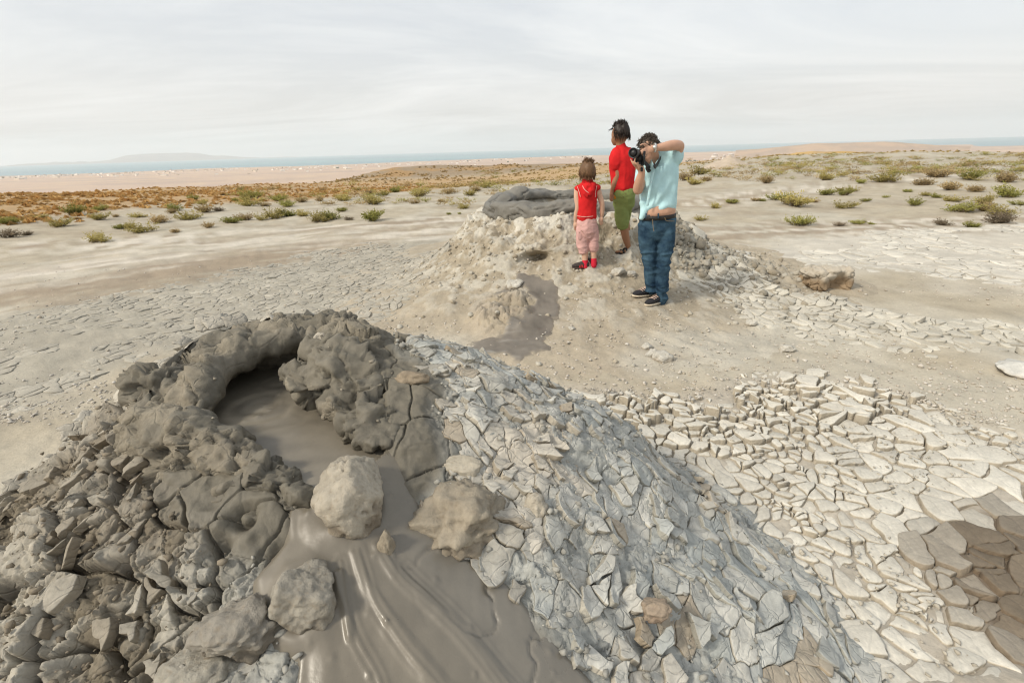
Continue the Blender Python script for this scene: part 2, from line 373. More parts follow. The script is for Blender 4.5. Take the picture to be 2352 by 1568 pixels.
TRACKS = [poly_w([(-300, 705), (0, 655), (300, 612), (600, 578), (900, 548), (1040, 535)]), poly_w([(-300, 675), (0, 630), (300, 590), (600, 556), (900, 528), (1040, 516)]),
          poly_w([(-300, 735), (0, 688), (250, 650), (500, 612), (760, 575)]), poly_w([(0, 572), (250, 556), (500, 548), (800, 520), (1000, 505)]),
          poly_w([(1560, 540), (1800, 530), (2000, 520), (2352, 505)]), poly_w([(1600, 470), (1750, 446), (1900, 432), (2050, 408), (2352, 395)])]
def ground_col(x, y):
    r = np.hypot(x, y); n1_ = fbm2(x * 0.8, y * 0.8, 5, 21); n2_ = fbm2(x * 0.13, y * 0.13, 4, 22); n3_ = fbm2(x * 4.0, y * 4.0, 4, 23)
    dirt = np.array([.385, .338, .258]); pale = np.array([.45, .42, .35]); grey = np.array([.395, .38, .335]); brown = np.array([.30, .25, .185])
    c = dirt + (pale - dirt) * sstep(-.15, .35, n1_)[..., None] * 0.7
    c = c + (brown - c) * (sstep(0.05, .5, fbm2(x * 0.5 + 40, y * 1.6, 4, 31)) * 0.55)[..., None]
    near = (r < 60)
    xs, ys = x[near], y[near]
    def put(poly, colr, soft, amt, c):
        m = np.zeros(x.shape); m[near] = sstep(-soft, soft, sdist(poly, xs, ys) + fbm2(xs * 1.3, ys * 1.3, 3, 33) * soft * 1.2); return c + (colr - c) * (m * amt)[..., None]
    c = put(Z_FLAT_L, np.array([.34, .32, .27]), .5, .75, c); c = put(Z_FLAT_R, np.array([.52, .49, .43]), .7, .8, c)
    c = put(Z_FLOW_R, np.array([.50, .47, .40]), .35, .8, c); c = put(Z_PLATE_R, np.array([.40, .365, .31]), .12, .9, c); c = put(Z_WET_R, np.array([.17, .135, .10]), .05, .95, c)
    # vehicle tracks: strips pressed smooth, some paler, some darker
    for i, tk in enumerate(TRACKS):
        d = np.full(x.shape, 9.0); al = np.zeros(x.shape); dd, tt = segdist(tk, xs, ys, False); d[near] = dd; al[near] = tt
        sg_ = fbm2(d * 5.0 + i * 7, al * .35, 4, 50 + i); cor = 1 - sstep(.5, 1.5, d)
        k = np.where((sg_ > 0)[..., None], np.array([.56, .515, .445]), np.array([.285, .23, .17]))
        c = c + (k - c) * (cor * np.clip(np.abs(sg_) * 2.2, 0, .8))[..., None]
    # the slope with rust-coloured herbs, left and middle, further out
    az = np.arctan2(x, y); uu = np.degrees(az)
    r_on = np.interp(uu, [-60, -45, -30, -18, -8, 0, 8, 20, 60], [17, 19, 24, 28, 30, 34, 46, 60, 90])
    rust = sstep(-2.0, 3.0, r - r_on + n2_ * 6) * (1 - sstep(95, 140, r))
    hill = sstep(68, 76, r) * sstep(-24, -18, uu)
    rust = rust * (1 - 0.75 * hill) * sstep(-.55, .1, n1_ + .45)
    c = c + (np.array([.40, .265, .13]) - c) * (rust * .85)[..., None]
    hc_ = sstep(70, 78, r) * sstep(-25, -20, uu) * (1 - sstep(4, 12, uu)) * (1 - sstep(100, 140, r))
    c = c + ((np.array([.27, .205, .135]) + (np.array([.33, .205, .09]) - np.array([.27, .205, .135])) * sstep(-.1, .25, fbm2(x * .25, y * .25, 3, 45))[..., None]) - c) * (hc_ * .9)[..., None]
    # coastal plain
    far = sstep(200, 700, r)
    b = fbm2(x / 900.0, y / 260.0, 5, 41); b2 = fbm2(x / 300.0 + 7, y / 120.0, 4, 43)
    pl = np.array([.47, .36, .275]) + (np.array([.40, .31, .25]) - np.array([.47, .36, .275])) * sstep(-.2, .3, b)[..., None]
    pl = pl + (np.array([.54, .41, .28]) - pl) * (sstep(.1, .5, b2) * .6)[..., None]
    c = c + (pl - c) * far[..., None]
    return np.clip(c * (1 + 0.10 * n3_[..., None] * (1 - far)[..., None]), .01, 1)
def ground_detail(x, y):
    "small relief of the bare earth near the camera"
    r = np.hypot(x, y); k = 1 - sstep(9, 22, r)
    z = fbm2(x * 6.5, y * 6.5, 4, 61) * 0.014 + np.abs(fbm2(x * 17, y * 17, 3, 64)) * 0.012
    z = z * k
    for i, tk in enumerate(TRACKS[:3]):
        d, _ = segdist(tk, x, y, False); z = z - 0.012 * np.exp(-(d / .13) ** 2) + .008 * np.exp(-((d - .3) / .1) ** 2)
    return z
az_f = np.radians(np.concatenate([np.linspace(-180, -64, 40)[:-1], np.linspace(-64, 64, 640), np.linspace(64, 180, 40)[1:-1]]))
dep = np.linspace(math.radians(72), math.radians(3.0), 370)
rr = np.concatenate([1.68 / np.tan(dep), np.geomspace(32.5, 110, 78), np.geomspace(118, 900, 14), np.geomspace(1000, 4000, 16), np.geomspace(4100, 9000, 32), np.geomspace(9500, 39000, 8)])
RR, AA = np.meshgrid(rr, az_f, indexing='ij')
X = RR * np.sin(AA); Y = RR * np.cos(AA)
Z = ground_z(X, Y); nearm = RR < 24
Z[nearm] += ground_detail(X[nearm], Y[nearm])
Z[nearm] -= .03 * sstep(.0, .16, sdist(Z_PLATE_R, X[nearm], Y[nearm]))
Zm = m1_z(X, Y); Z = np.where(Zm > 0.12, Z - 0.08, Z)
V = np.stack([X, Y, Z], -1).reshape(-1, 3)
gcol = ground_col(X, Y).reshape(-1, 3)
F = grid_faces(len(rr), len(az_f), wrap=True)[:, ::-1]
ground = link('ground', make_mesh('ground', V, F, True, gcol, [M_ground]), kind='structure')
del V, F, X, Y, Z, RR, AA, gcol
def gtop(x, y):
    return ground_z(x, y) + ground_detail(np.asarray(x, float), np.asarray(y, float))

# ------------------------------------------------------------------ solid shapes from overlapping rounds
def ell(c, r, rot=None, sub=3):
    "icosphere-like ellipsoid as (V, F)"
    key = sub
    if key not in ell.cache:
        bm = bmesh.new(); bmesh.ops.create_icosphere(bm, subdivisions=sub, radius=1.0)
        ell.cache[key] = (np.array([v.co[:] for v in bm.verts]), np.array([[v.index for v in f.verts] for f in bm.faces])); bm.free()
    V0, F0 = ell.cache[key]; r = np.array([r, r, r] if np.isscalar(r) else r, float)
    V_ = V0 * r
    if rot is not None: V_ = V_ @ np.array(rot).T
    return V_ + np.array(c), F0.copy()
ell.cache = {}
def tube(pts, rad, n=14, side=None, caps=True):
    "round or oval tube through points; rad: r or (a, b) per point, a along 'side'"
    pts = np.array(pts, float); m = len(pts); V_ = []; 
    rad = [(q, q) if np.isscalar(q) else q for q in rad]
    T = np.gradient(pts, axis=0); T /= np.linalg.norm(T, axis=1)[:, None] + 1e-9
    s0 = np.array(side if side is not None else (1, 0, 0), float)
    ang = np.linspace(0, 2 * np.pi, n, endpoint=False)
    rings = []
    def ring(p, t, a, b):
        s = s0 - (s0 @ t) * t
        if np.linalg.norm(s) < 1e-3: s = np.cross(t, (0.3, 0.9, 0.2))
        s = s / np.linalg.norm(s); w = np.cross(t, s)
        return p + np.cos(ang)[:, None] * s * a + np.sin(ang)[:, None] * w * b
    if caps:
        for q in (-0.95, -0.7): rings.append(ring(pts[0] + T[0] * q * min(rad[0]), T[0], rad[0][0] * math.sqrt(1 - q * q), rad[0][1] * math.sqrt(1 - q * q)))
    for i in range(m): rings.append(ring(pts[i], T[i], *rad[i]))
    if caps:
        for q in (0.7, 0.95): rings.append(ring(pts[-1] + T[-1] * q * min(rad[-1]), T[-1], rad[-1][0] * math.sqrt(1 - q * q), rad[-1][1] * math.sqrt(1 - q * q)))
    V_ = np.concatenate(rings); k = len(rings); Fq = grid_faces(k, n, True)
    F_ = np.concatenate([Fq[:, [0, 1, 2]], Fq[:, [0, 2, 3]]])
    a = len(V_); V_ = np.concatenate([V_, [rings[0].mean(0)], [rings[-1].mean(0)]])
    j = np.arange(n); F_ = np.concatenate([F_, np.stack([np.full(n, a), (j + 1) % n, j], 1), np.stack([np.full(n, a + 1), (k - 1) * n + j, (k - 1) * n + (j + 1) % n], 1)])
    return V_, F_
def spline(pts, per_seg=6):
    "Catmull-Rom through points of any dimension"
    P = np.array(pts, float); P = np.concatenate([[2 * P[0] - P[1]], P, [2 * P[-1] - P[-2]]]); o = []
    for i in range(1, len(P) - 2):
        for t in np.linspace(0, 1, per_seg, endpoint=False):
            a, b, c, d = P[i - 1], P[i], P[i + 1], P[i + 2]
            o.append(0.5 * ((2 * b) + (c - a) * t + (2 * a - 5 * b + 4 * c - d) * t * t + (3 * b - a - 3 * c + d) * t ** 3))
    o.append(P[-2]); return np.array(o)
def join(parts):
    Vs = []; Fs = []; k = 0
    for (v_, f_) in parts: Vs.append(v_); Fs.append(f_ + k); k += len(v_)
    return np.concatenate(Vs), np.concatenate(Fs)
def fuse(parts, voxel, smooth=4, fac=0.5):
    "one continuous skin round overlapping closed shapes: (V, quads)"
    V_, F_ = join(parts); me = make_mesh('tmp', V_, F_, False); o = bpy.data.objects.new('tmp', me); COL.objects.link(o)
    md = o.modifiers.new('r', 'REMESH'); md.mode = 'VOXEL'; md.voxel_size = voxel
    if smooth: ms = o.modifiers.new('s', 'SMOOTH'); ms.factor = fac; ms.iterations = smooth
    dg = bpy.context.evaluated_depsgraph_get(); ev = o.evaluated_get(dg); m2 = ev.to_mesh()
    nv = len(m2.vertices); Vo = np.empty(nv * 3, np.float32); m2.vertices.foreach_get('co', Vo); Vo = Vo.reshape(-1, 3).astype(float)
    nl = len(m2.loops); li = np.empty(nl, np.int32); m2.loops.foreach_get('vertex_index', li); tot = np.empty(len(m2.polygons), np.int32); m2.polygons.foreach_get('loop_total', tot)
    ev.to_mesh_clear(); bpy.data.objects.remove(o); bpy.data.meshes.remove(me)
    if (tot == 4).all(): Fo = li.reshape(-1, 4)
    else:
        st = np.concatenate([[0], np.cumsum(tot)[:-1]]); Fo = np.array([[li[s], li[s + 1], li[s + 2], li[s + 3] if t > 3 else li[s + 2]] for s, t in zip(st, tot)])
    return Vo, Fo
def vnormals(V_, F_):
    n = np.zeros_like(V_); a = V_[F_[:, 0]]; fn = np.cross(V_[F_[:, 1]] - a, V_[F_[:, 2]] - a)
    for k in range(F_.shape[1]): np.add.at(n, F_[:, k], fn)
    return n / (np.linalg.norm(n, axis=1)[:, None] + 1e-12)

# ------------------------------------------------------------------ near mud volcano
M_dry = mat_mud('dry_mud_crust', rough=0.95, grain=55.0, bump=0.55, tint=0.17, crack=0.55, crack_scale=16.0, bdist=0.008)
M_flake = mat_mud('pale_mud_flakes', rough=0.93, grain=48.0, bump=0.55, tint=0.17, crack=0.8, crack_scale=17.0, bdist=0.007)
M_wet = mat_mud('damp_mud', rough=0.72, wet=True, grain=38.0, bump=0.55, tint=0.16, spec=0.3, crack=0.35, crack_scale=9.0, bdist=0.007)
M_liquid = mat_mud('liquid_mud', rough=0.36, wet=True, grain=16.0, bump=0.2, tint=0.07, spec=0.5, bdist=0.006)
TAN = np.array([.185, .158, .116]); PALE = np.array([.385, .36, .305]); BLUE = np.array([.325, .34, .328]); WETC = np.array([.14, .127, .10]); LIQ = np.array([.158, .14, .11])
volcano = thing('mud_volcano', 'grey mud volcano in the foreground with an open crater pool spilling liquid mud', 'mud volcano', (C1[0], C1[1], 0.0))
bpy.context.view_layer.update()
OFF1 = np.array([C1[0], C1[1], 0.0])
FLOW = castm([(690, 1130), (672, 1190), (676, 1240), (640, 1285), (600, 1330), (612, 1400), (650, 1470), (700, 1500), (690, 1600), (690, 1700), (1420, 1720), (1370, 1600), (1290, 1510), (1215, 1420),
              (1165, 1350), (1070, 1295), (1010, 1240), (965, 1185), (935, 1130), (915, 1060), (880, 1020), (800, 1060)], lambda x, y: m1_z(x, y))[:, :2]
def m1_wet(x, y):
    "0 dry .. 1 wet on the near mound"
    dx_ = x - C1[0]; dy_ = y - C1[1]; rho = np.hypot(dx_, dy_); th = np.arctan2(dy_, dx_)
    ext = np.interp(np.degrees(th), [-180, -140, -110, -70, -20, 0, 30, 60, 100, 140, 180], [.05, .10, .16, .24, .20, .19, .18, .12, .04, .03, .04])
    w = 1 - sstep(-.07, .07, rho - m1_rc(th) - ext + fbm2(x * 6, y * 6, 3, 71) * .10)
    f = sstep(-.05, .04, sdist(FLOW, x, y))
    return np.maximum(w, f)
th_v = np.concatenate([np.radians(np.linspace(-155, 40, 720)), np.radians(np.linspace(40, 205, 140))[1:-1]])
kk = np.concatenate([np.linspace(-0.16, 0, 20)[:-1], np.linspace(0, 1, 318) ** 1.15, np.linspace(1.0, 1.12, 20)[1:]])
TH, KK = np.meshgrid(th_v, kk, indexing='xy')
rc = m1_rc(TH); rb = per(TH, _bdp, _bvp); RHO = rc + KK * (rb - rc); RHO = np.where(KK < 0, rc * (1 + KK * 1.5), RHO)
X = C1[0] + RHO * np.cos(TH); Y = C1[1] + RHO * np.sin(TH)
Z = np.where(KK < 0, ZP - 0.05 + (m1_zc(TH) - ZP + .02) * sstep(-.05, 0, KK), m1_z(X, Y))
P = np.stack([X, Y, Z], -1)
gx, gy = np.gradient(P, axis=(0, 1)); Nn = np.cross(gy, gx); Nn /= np.linalg.norm(Nn, axis=-1)[..., None] + 1e-9
if Nn[200, 300, 2] < 0: Nn = -Nn
wet = m1_wet(X, Y); out = (KK >= 0)
leftness = sstep(0.1, 0.7, np.cos(TH - math.radians(215)))            # the crusty tan side
q = P + np.stack([fbm3(P * 3.2, 3, 3), fbm3(P * 3.2 + 9, 3, 4), fbm3(P * 3.2 + 17, 3, 6)], -1) * 0.13
f1, f2, cid, ov = vor3(q * 6.0, 5, True)
def celltilt(ov, cid, amt): return (ov[..., 0] * np.sin(cid * 91.7) + ov[..., 1] * np.sin(cid * 57.3 + 2) + ov[..., 2] * np.sin(cid * 133.1 + 4)) * amt
crk = sstep(0.0, .085, f2 - f1)
q2 = P + np.stack([fbm3(P * 9, 2, 7), fbm3(P * 9 + 9, 2, 8), fbm3(P * 9 + 17, 2, 10)], -1) * 0.045
f1b, f2b, cidb, ovb = vor3(q2 * 16.0, 9, True)
crkb = sstep(0.0, .09, f2b - f1b)
f1d, f2d, cidd, ovd = vor3(q2 * 42.0, 13, True); crkd = sstep(0, .12, f2d - f1d)
lump = fbm3(P * 4.2, 5, 12)
lf = .35 + .65 * leftness
d_dry = rough1(X, Y) + (crk - 1) * .075 * leftness + (cid - .5) * .055 * lf + celltilt(ov, cid, .024) * lf + (.3 - np.abs(fbm3(P * 7.0, 4, 23))) * .05 * leftness + ((crkb - 1) * .016 + (cidb - .5) * .022 + celltilt(ovb, cidb, .008)) * lf + ((crkd - 1) * .003 + (cidd - .5) * .007) + fbm3(P * 30, 3, 15) * .006
d_wet = fbm3(P * 5.0, 3, 18) * .035 + (.5 - np.abs(fbm3(P * 9.0, 3, 19))) * .03 + fbm3(P * 28.0, 2, 20) * .004 - (1 - sstep(0, .04, f2 - f1)) * .02
inflow = sstep(-.04, .05, sdist(FLOW, X, Y))
D = np.where(out, d_dry * (1 - wet) + d_wet * wet * (1 - .85 * inflow) - .02 * inflow, fbm3(P * 6, 2, 20) * .01)
for (hu, hv, hr, hd_) in ((322, 1072, .075, .15), (300, 1020, .04, .06), (560, 1190, .035, .08), (640, 1290, .04, .07), (500, 1250, .03, .07), (250, 1420, .04, .09), (130, 1500, .05, .10)):
    hp_ = cast(hu, hv, lambda x, y: H_m1(x, y)); D = D - hd_ * np.exp(-(np.linalg.norm(P - hp_, axis=-1) / hr) ** 2)
P = P + Nn * (D * sstep(1.12, .97, KK))[..., None]
rho1 = np.hypot(X - C1[0], Y - C1[1]); dampn = sstep(1.0, .45, rho1 + lump * .35)
col = TAN + (PALE - TAN) * sstep(-.2, .4, lump + (cid - .5) * .8 + (cidb - .5) * .6)[..., None] * .8
col = col + (BLUE - col) * ((1 - leftness) * .75)[..., None]
col = col * (0.84 + 0.20 * cidb + .10 * cidd)[..., None]
col = col + (np.array([.145, .12, .09]) - col) * (dampn * .8 * sstep(-.3, .3, lump + (cidb - .5)))[..., None]
col = col + (np.array([.10, .082, .06]) - col) * ((1 - crk) * .6 * leftness)[..., None]
col = col + (WETC * (1 + .18 * lump[..., None]) - col) * wet[..., None]
Vc = P.reshape(-1, 3) - OFF1
Fc = grid_faces(len(kk), len(th_v), True)
wq = wet.reshape(-1)[Fc].mean(1)
link('cone', make_mesh('cone', Vc, Fc, True, col.reshape(-1, 3), [M_dry, M_wet], (wq > .5).astype(int)), volcano)
_tmpP = P; wet1 = wet; left1 = leftness; KK1 = KK
# wet rim: rolls and lobes of soft mud round the pool
def b1(u, v, z, r): return ell(at_z(u, v, z), r)
prim = []
rimpts = [(440, 985, .80, .085, .09), (400, 915, .855, .11, .10), (425, 845, .885, .115, .10), (490, 795, .91, .11, .10), (570, 762, .925, .10, .10), (640, 745, .94, .10, .11), (710, 735, .95, .11, .13), (780, 760, .945, .12, .15), (845, 820, .91, .13, .15)]
tp = [np.append(at_z(u, v, z) - np.array([0, 0, h * .9]), [w, h]) for (u, v, z, w, h) in rimpts]
tp = spline(tp, 5)
cen = np.array([C1[0], C1[1], 0])
for row in tp:
    out_d = row[:3] - cen; out_d[2] = 0; out_d /= np.linalg.norm(out_d); tv = np.array([-out_d[1], out_d[0], 0])
    prim.append(ell(row[:3] + out_d * .045, (row[3] * 1.3, row[3] * 1.15, row[4]), np.stack([out_d, tv, [0, 0, 1]], 1), 2))
rng = np.random.default_rng(4)
for (u, v, z, r) in [(690, 868, .835, .062), (678, 850, .85, .045), (735, 880, .835, .085), (790, 845, .875, .105), (845, 880, .83, .115), (800, 925, .80, .085), (850, 960, .78, .10), (878, 1005, .755, .07), (905, 960, .75, .09),
                     (760, 790, .92, .10), (820, 800, .90, .10), (880, 850, .84, .10), (735, 905, .785, .045), (780, 935, .765, .045), (815, 985, .752, .045),
                     (400, 985, .80, .085), (455, 990, .80, .085), (505, 1010, .785, .08), (430, 1060, .73, .09), (520, 1055, .765, .075), (570, 1075, .762, .06), (610, 1085, .752, .06), (640, 1110, .742, .055), (668, 1150, .715, .05),
                     (560, 1120, .70, .085), (480, 1120, .68, .09), (625, 1170, .67, .07), (640, 1230, .63, .06), (400, 1010, .77, .09), (545, 1005, .775, .05), (350, 960, .80, .08), (370, 870, .86, .09)]:
    prim.append(b1(u, v, z, r * np.array([1.18, 1.18, .8])))
lip = spline([np.append(at_z(u, v, z), w) for (u, v, z, w) in [(450, 935, .815, .06), (460, 895, .845, .065), (500, 845, .87, .065), (565, 808, .885, .06), (630, 788, .895, .055), (700, 775, .90, .05)]], 6)
prim.append(tube(lip[:, :3], list(lip[:, 3]), 16))
Vr, Fr = fuse(prim, 0.0098, 16)
nr_ = vnormals(Vr, Fr)
sag = fbm3(Vr * np.array([7, 7, 4.5]), 3, 44); fine = fbm3(Vr * 22, 3, 46)
f1, f2, cid = vor3((Vr + fbm3(Vr * 6, 2, 47)[:, None] * .06) * 6.0, 48)
up_ = sstep(.75, .9, Vr[:, 2])
inner = np.clip(-( (Vr[:, :2] - C1) * nr_[:, :2]).sum(1) / (np.hypot(*(Vr[:, :2] - C1).T) + 1e-6), 0, 1)
ck = (1 - sstep(0.0, .07, f2 - f1)) * sstep(-.1, .25, fbm3(Vr * 3.1, 2, 49)) * (1 - inner)
f1r, f2r, cidr, ovr = vor3((Vr + np.stack([fbm3(Vr * 8, 2, 55), fbm3(Vr * 8 + 7, 2, 56), fbm3(Vr * 8 + 13, 2, 57)], -1) * .06) * 11.0, 58, True)
crust = (1 - inner) * sstep(-.45, .05, fbm3(Vr * 3.3, 2, 59) + .1)
Vr = Vr + nr_ * (sag * .045 + fine * .010 * (1 - .6 * inner) - ck * .025 + (.35 - np.abs(fbm3(Vr * 9, 3, 51))) * .03 * (1 - .5 * inner) + crust * ((cidr - .5) * .050 + (ovr[:, 0] * np.sin(cidr * 91) + ovr[:, 1] * np.sin(cidr * 57) + ovr[:, 2] * np.sin(cidr * 33)) * .028 - (1 - sstep(0, .06, f2r - f1r)) * .026))[:, None]
f1s, f2s, cids = vor3(Vr * 30.0 + fbm3(Vr * 12, 2, 61)[:, None] * .8, 62); Vr = Vr + nr_ * (crust * ((cids - .5) * .013 - (1 - sstep(0, .1, f2s - f1s)) * .007))[:, None]
rimV = Vr; rimN = vnormals(Vr, Fr)
cr_ = WETC * (1 + .16 * sag[:, None]) * (1.0 - 0.0 * inner[:, None])
dry = sstep(.0, .5, fbm3(Vr * 4, 3, 53) + .45 * (1 - inner) + .5 * (cidr - .5) - .25)
cr_ = cr_ * (.80 + .26 * cidr + .14 * cids)[:, None]; cr_ = cr_ + (np.array([.25, .22, .17]) - cr_) * (dry * .7)[:, None]
dq = (dry * (1 - inner))[Fr].mean(1); link('crater_rim', make_mesh('crater_rim', Vr - OFF1, Fr, True, cr_, [M_wet, M_dry], (dq > .45).astype(int)), volcano)
# pool
tp_ = np.linspace(0, 2 * np.pi, 160, endpoint=False); rp = m1_rc(tp_) * 1.02 + .0
ks = np.linspace(0.0, 1, 46); KP, TP = np.meshgrid(ks, tp_, indexing='ij')
XP = C1[0] + KP * rp[None, :] * np.cos(TP); YP = C1[1] + KP * rp[None, :] * np.sin(TP)
d1 = np.hypot(XP - at_z(600, 935, ZP)[0], (YP - at_z(600, 935, ZP)[1])); d2 = np.hypot(XP - at_z(640, 878, ZP)[0], YP - at_z(640, 878, ZP)[1])
wob = fbm2(XP * 8, YP * 8, 3, 81)
ZPm = ZP + .0022 * np.sin((d1 + wob * .02) * 95) * np.exp(-(d1 / .16) ** 2) + .002 * np.sin((d2 + wob * .02) * 100) * np.exp(-(d2 / .13) ** 2) + .004 * wob
for (u, v) in [(560, 968), (592, 958), (617, 942), (640, 905)]:
    b = at_z(u, v, ZP); ZPm = ZPm + .006 * np.exp(-(np.hypot(XP - b[0], YP - b[1]) / .010) ** 2)
sw = np.sin((d1 + wob * .05) * 60) * np.exp(-(d1 / .25) ** 2)
cp = LIQ * (1.08 + .20 * sw[..., None] + .30 * fbm2(XP * 4 + .4 * sw, YP * 11, 4, 83)[..., None])  # swirl term puts the surface's streaky glossy reflections into the mud's colour
Vp = np.stack([XP, YP, ZPm], -1).reshape(-1, 3); Fp = grid_faces(len(ks), len(tp_), True)[:, ::-1]
link('mud_pool', make_mesh('mud_pool', Vp - OFF1, Fp, True, cp.reshape(-1, 3), [M_liquid]), volcano)
# the flow: thick liquid tongues over one another
lo = FLOW.min(0) - .05; hi = FLOW.max(0) + .05; hi[1] = max(hi[1], 1.9)
gx_ = np.arange(lo[0], hi[0], .0055); gy_ = np.arange(max(lo[1], .35), hi[1], .0055)
XF, YF = np.meshgrid(gx_, gy_, indexing='ij'); sd = sdist(FLOW, XF, YF)
zf_ = m1_z(XF, YF); rho = np.hypot(XF - C1[0], YF - C1[1]); 
base = np.minimum(zf_ , np.where(rho < m1_rc(np.arctan2(YF - C1[1], XF - C1[0])), ZP - .004, zf_))
hgt = .012 * sstep(-.03, .09, sd) - .05 * sstep(.0, -.06, sd)
def tongue(px, th_, soft=.035):
    w = castm(px, lambda x, y: m1_z(x, y))[:, :2]; w = spline(np.concatenate([w, w[:1]]), 5)
    s = sdist(w, XF + fbm2(XF * 9, YF * 9, 2, 91) * .006, YF); return th_ * sstep(0, soft, s) ** .5 * (s > 0)
hgt = hgt + tongue([(700, 1160), (740, 1200), (760, 1250), (800, 1290), (840, 1390), (900, 1480), (960, 1580), (1020, 1700), (1330, 1700), (1190, 1560), (1080, 1450), (1000, 1380), (940, 1310), (900, 1265), (860, 1230), (800, 1200), (750, 1130)], .005)
hgt = hgt + tongue([(800, 1275), (835, 1370), (880, 1450), (950, 1545), (1010, 1640), (1090, 1640), (1010, 1540), (920, 1430), (860, 1350), (830, 1280)], .004, .012)
hgt = hgt + tongue([(850, 1260), (890, 1330), (960, 1400), (1040, 1480), (1130, 1590), (1190, 1590), (1090, 1470), (1000, 1385), (920, 1310), (880, 1260)], .004, .012)
hgt = hgt + tongue([(762, 1330), (785, 1420), (795, 1480), (812, 1484), (818, 1465), (800, 1390), (792, 1320)], .012, .014)
hgt = hgt + tongue([(690, 1180), (688, 1230), (720, 1275), (790, 1285), (815, 1262), (770, 1235), (735, 1210), (715, 1180)], .006, .03)
hgt = hgt + tongue([(650, 1290), (640, 1330), (700, 1500), (720, 1620), (800, 1620), (770, 1480), (760, 1360), (745, 1300)], .004, .04)
hgt = hgt + fbm2(XF * 5, YF * 5, 3, 93) * .009 * sstep(0, .1, sd) + fbm2(XF * 24, YF * 10, 2, 95) * .0018
for pl_, w_, a_ in (([(822, 1275), (850, 1365), (892, 1440), (935, 1505), (990, 1575), (1050, 1660)], .006, .005), ([(872, 1262), (925, 1335), (985, 1395), (1050, 1462), (1120, 1545), (1190, 1640)], .007, .005), ([(940, 1310), (1010, 1385), (1090, 1470), (1200, 1600)], .006, .004), ([(780, 1300), (800, 1400), (850, 1520), (900, 1640)], .006, .006)):
    w2 = castm(pl_, lambda x, y: m1_z(x, y))[:, :2]; dl_, _ = segdist(spline(w2, 6), XF + fbm2(XF * 7, YF * 7, 2, 92) * .012, YF, False); hgt = hgt + a_ * np.exp(-(dl_ / w_) ** 2) + a_ * .6 * np.exp(-((dl_ - .016) / .005) ** 2)
for (bu, bv, br) in ((811, 1165, .10), (698, 1388, .078)):
    bp_ = cast(bu, bv, lambda x, y: H_m1(x, y)); db_ = np.hypot(XF - bp_[0], YF - bp_[1]); hgt = hgt + .009 * np.exp(-((db_ - br) / .022) ** 2) * (1 + .5 * fbm2(XF * 12, YF * 12, 2, 96))
for _ in range(70):
    bx_, by_ = rng.uniform(FLOW[:, 0].min(), FLOW[:, 0].max()), rng.uniform(.6, FLOW[:, 1].max()); hgt = hgt + rng.uniform(.003, .007) * np.exp(-((XF - bx_) ** 2 + (YF - by_) ** 2) / rng.uniform(.004, .009) ** 2)
# cracks on the stiffer right side
rs, _ = segdist(castm([(1010, 1240), (1080, 1330), (1150, 1420), (1250, 1540)], lambda x, y: m1_z(x, y))[:, :2], XF, YF, False)
ff1 = fbm2(XF * 5, YF * 5, 4, 97); hgt = hgt - .009 * np.exp(-(ff1 / .032) ** 2) * np.exp(-(rs / .12) ** 2)
ZF = base + hgt
stiff = np.exp(-(rs / .16) ** 2) * .7
cf = LIQ * (1 + .10 * fbm2(XF * 4, YF * 4, 3, 98)[..., None]); cf = cf + (np.array([.165, .155, .135]) - cf) * stiff[..., None]
idx = np.arange(XF.size).reshape(XF.shape); Ff = grid_faces(*XF.shape)[:, ::-1]; keep = (sd.reshape(-1)[Ff] > -.055).all(1)
Ff = Ff[keep]; used = np.unique(Ff); rem = np.full(XF.size, -1); rem[used] = np.arange(len(used))
Vf = np.stack([XF, YF, ZF], -1).reshape(-1, 3)[used]
nx = np.cross
flow_o = link('mud_flow', make_mesh('mud_flow', Vf - OFF1, rem[Ff], True, cf.reshape(-1, 3)[used], [M_liquid]), volcano)

# pale curled flakes standing on the back and left of the rim
def curled(P0, size, yaw, lean, bend, rg, tone):
    nu, nv_ = 9, 7; U_, W_ = np.meshgrid(np.linspace(-1, 1, nu), np.linspace(0, 1, nv_), indexing='ij'); ed = 1 + .25 * fbm2(U_ * 2 + rg.random() * 40, W_ * 2, 3, 71)
    x_ = U_ * size * ed; t_ = W_ * size * .9 * ed; z_ = t_ * np.cos(bend * W_) ; y_ = t_ * np.sin(bend * W_ + lean) + .25 * size * U_ ** 2 * bend
    A = np.stack([x_, y_, z_], -1); A = A + rg.normal(size=3) * .0 + fbm2(U_ * 3 + rg.random() * 30, W_ * 3, 3, 73)[..., None] * size * .10
    B_ = A + np.array([0, .10 * size + .004, .004]); ca, sa = math.cos(yaw), math.sin(yaw); Rz = np.array([[ca, sa, 0], [-sa, ca, 0], [0, 0, 1]])
    V_ = np.concatenate([A.reshape(-1, 3), B_.reshape(-1, 3)]) @ Rz; n0 = nu * nv_; F1 = grid_faces(nu, nv_); F2 = F1[:, ::-1] + n0
    bd = [i * nv_ for i in range(nu)] + [(nu - 1) * nv_ + j for j in range(1, nv_)] + [i * nv_ + nv_ - 1 for i in range(nu - 2, -1, -1)] + [j for j in range(nv_ - 2, 0, -1)]
    Fs_ = np.array([[a, b, b + n0, a + n0] for a, b in zip(bd, bd[1:] + bd[:1])]); c_ = np.array([.43, .40, .34]) * tone
    link('mud_flake', make_mesh('mud_flake', V_, np.concatenate([F1, F2, Fs_]), True, np.repeat(c_[None], len(V_), 0), [M_flake]), volcano, loc=Vector(P0 - OFF1))
rg = np.random.default_rng(21)
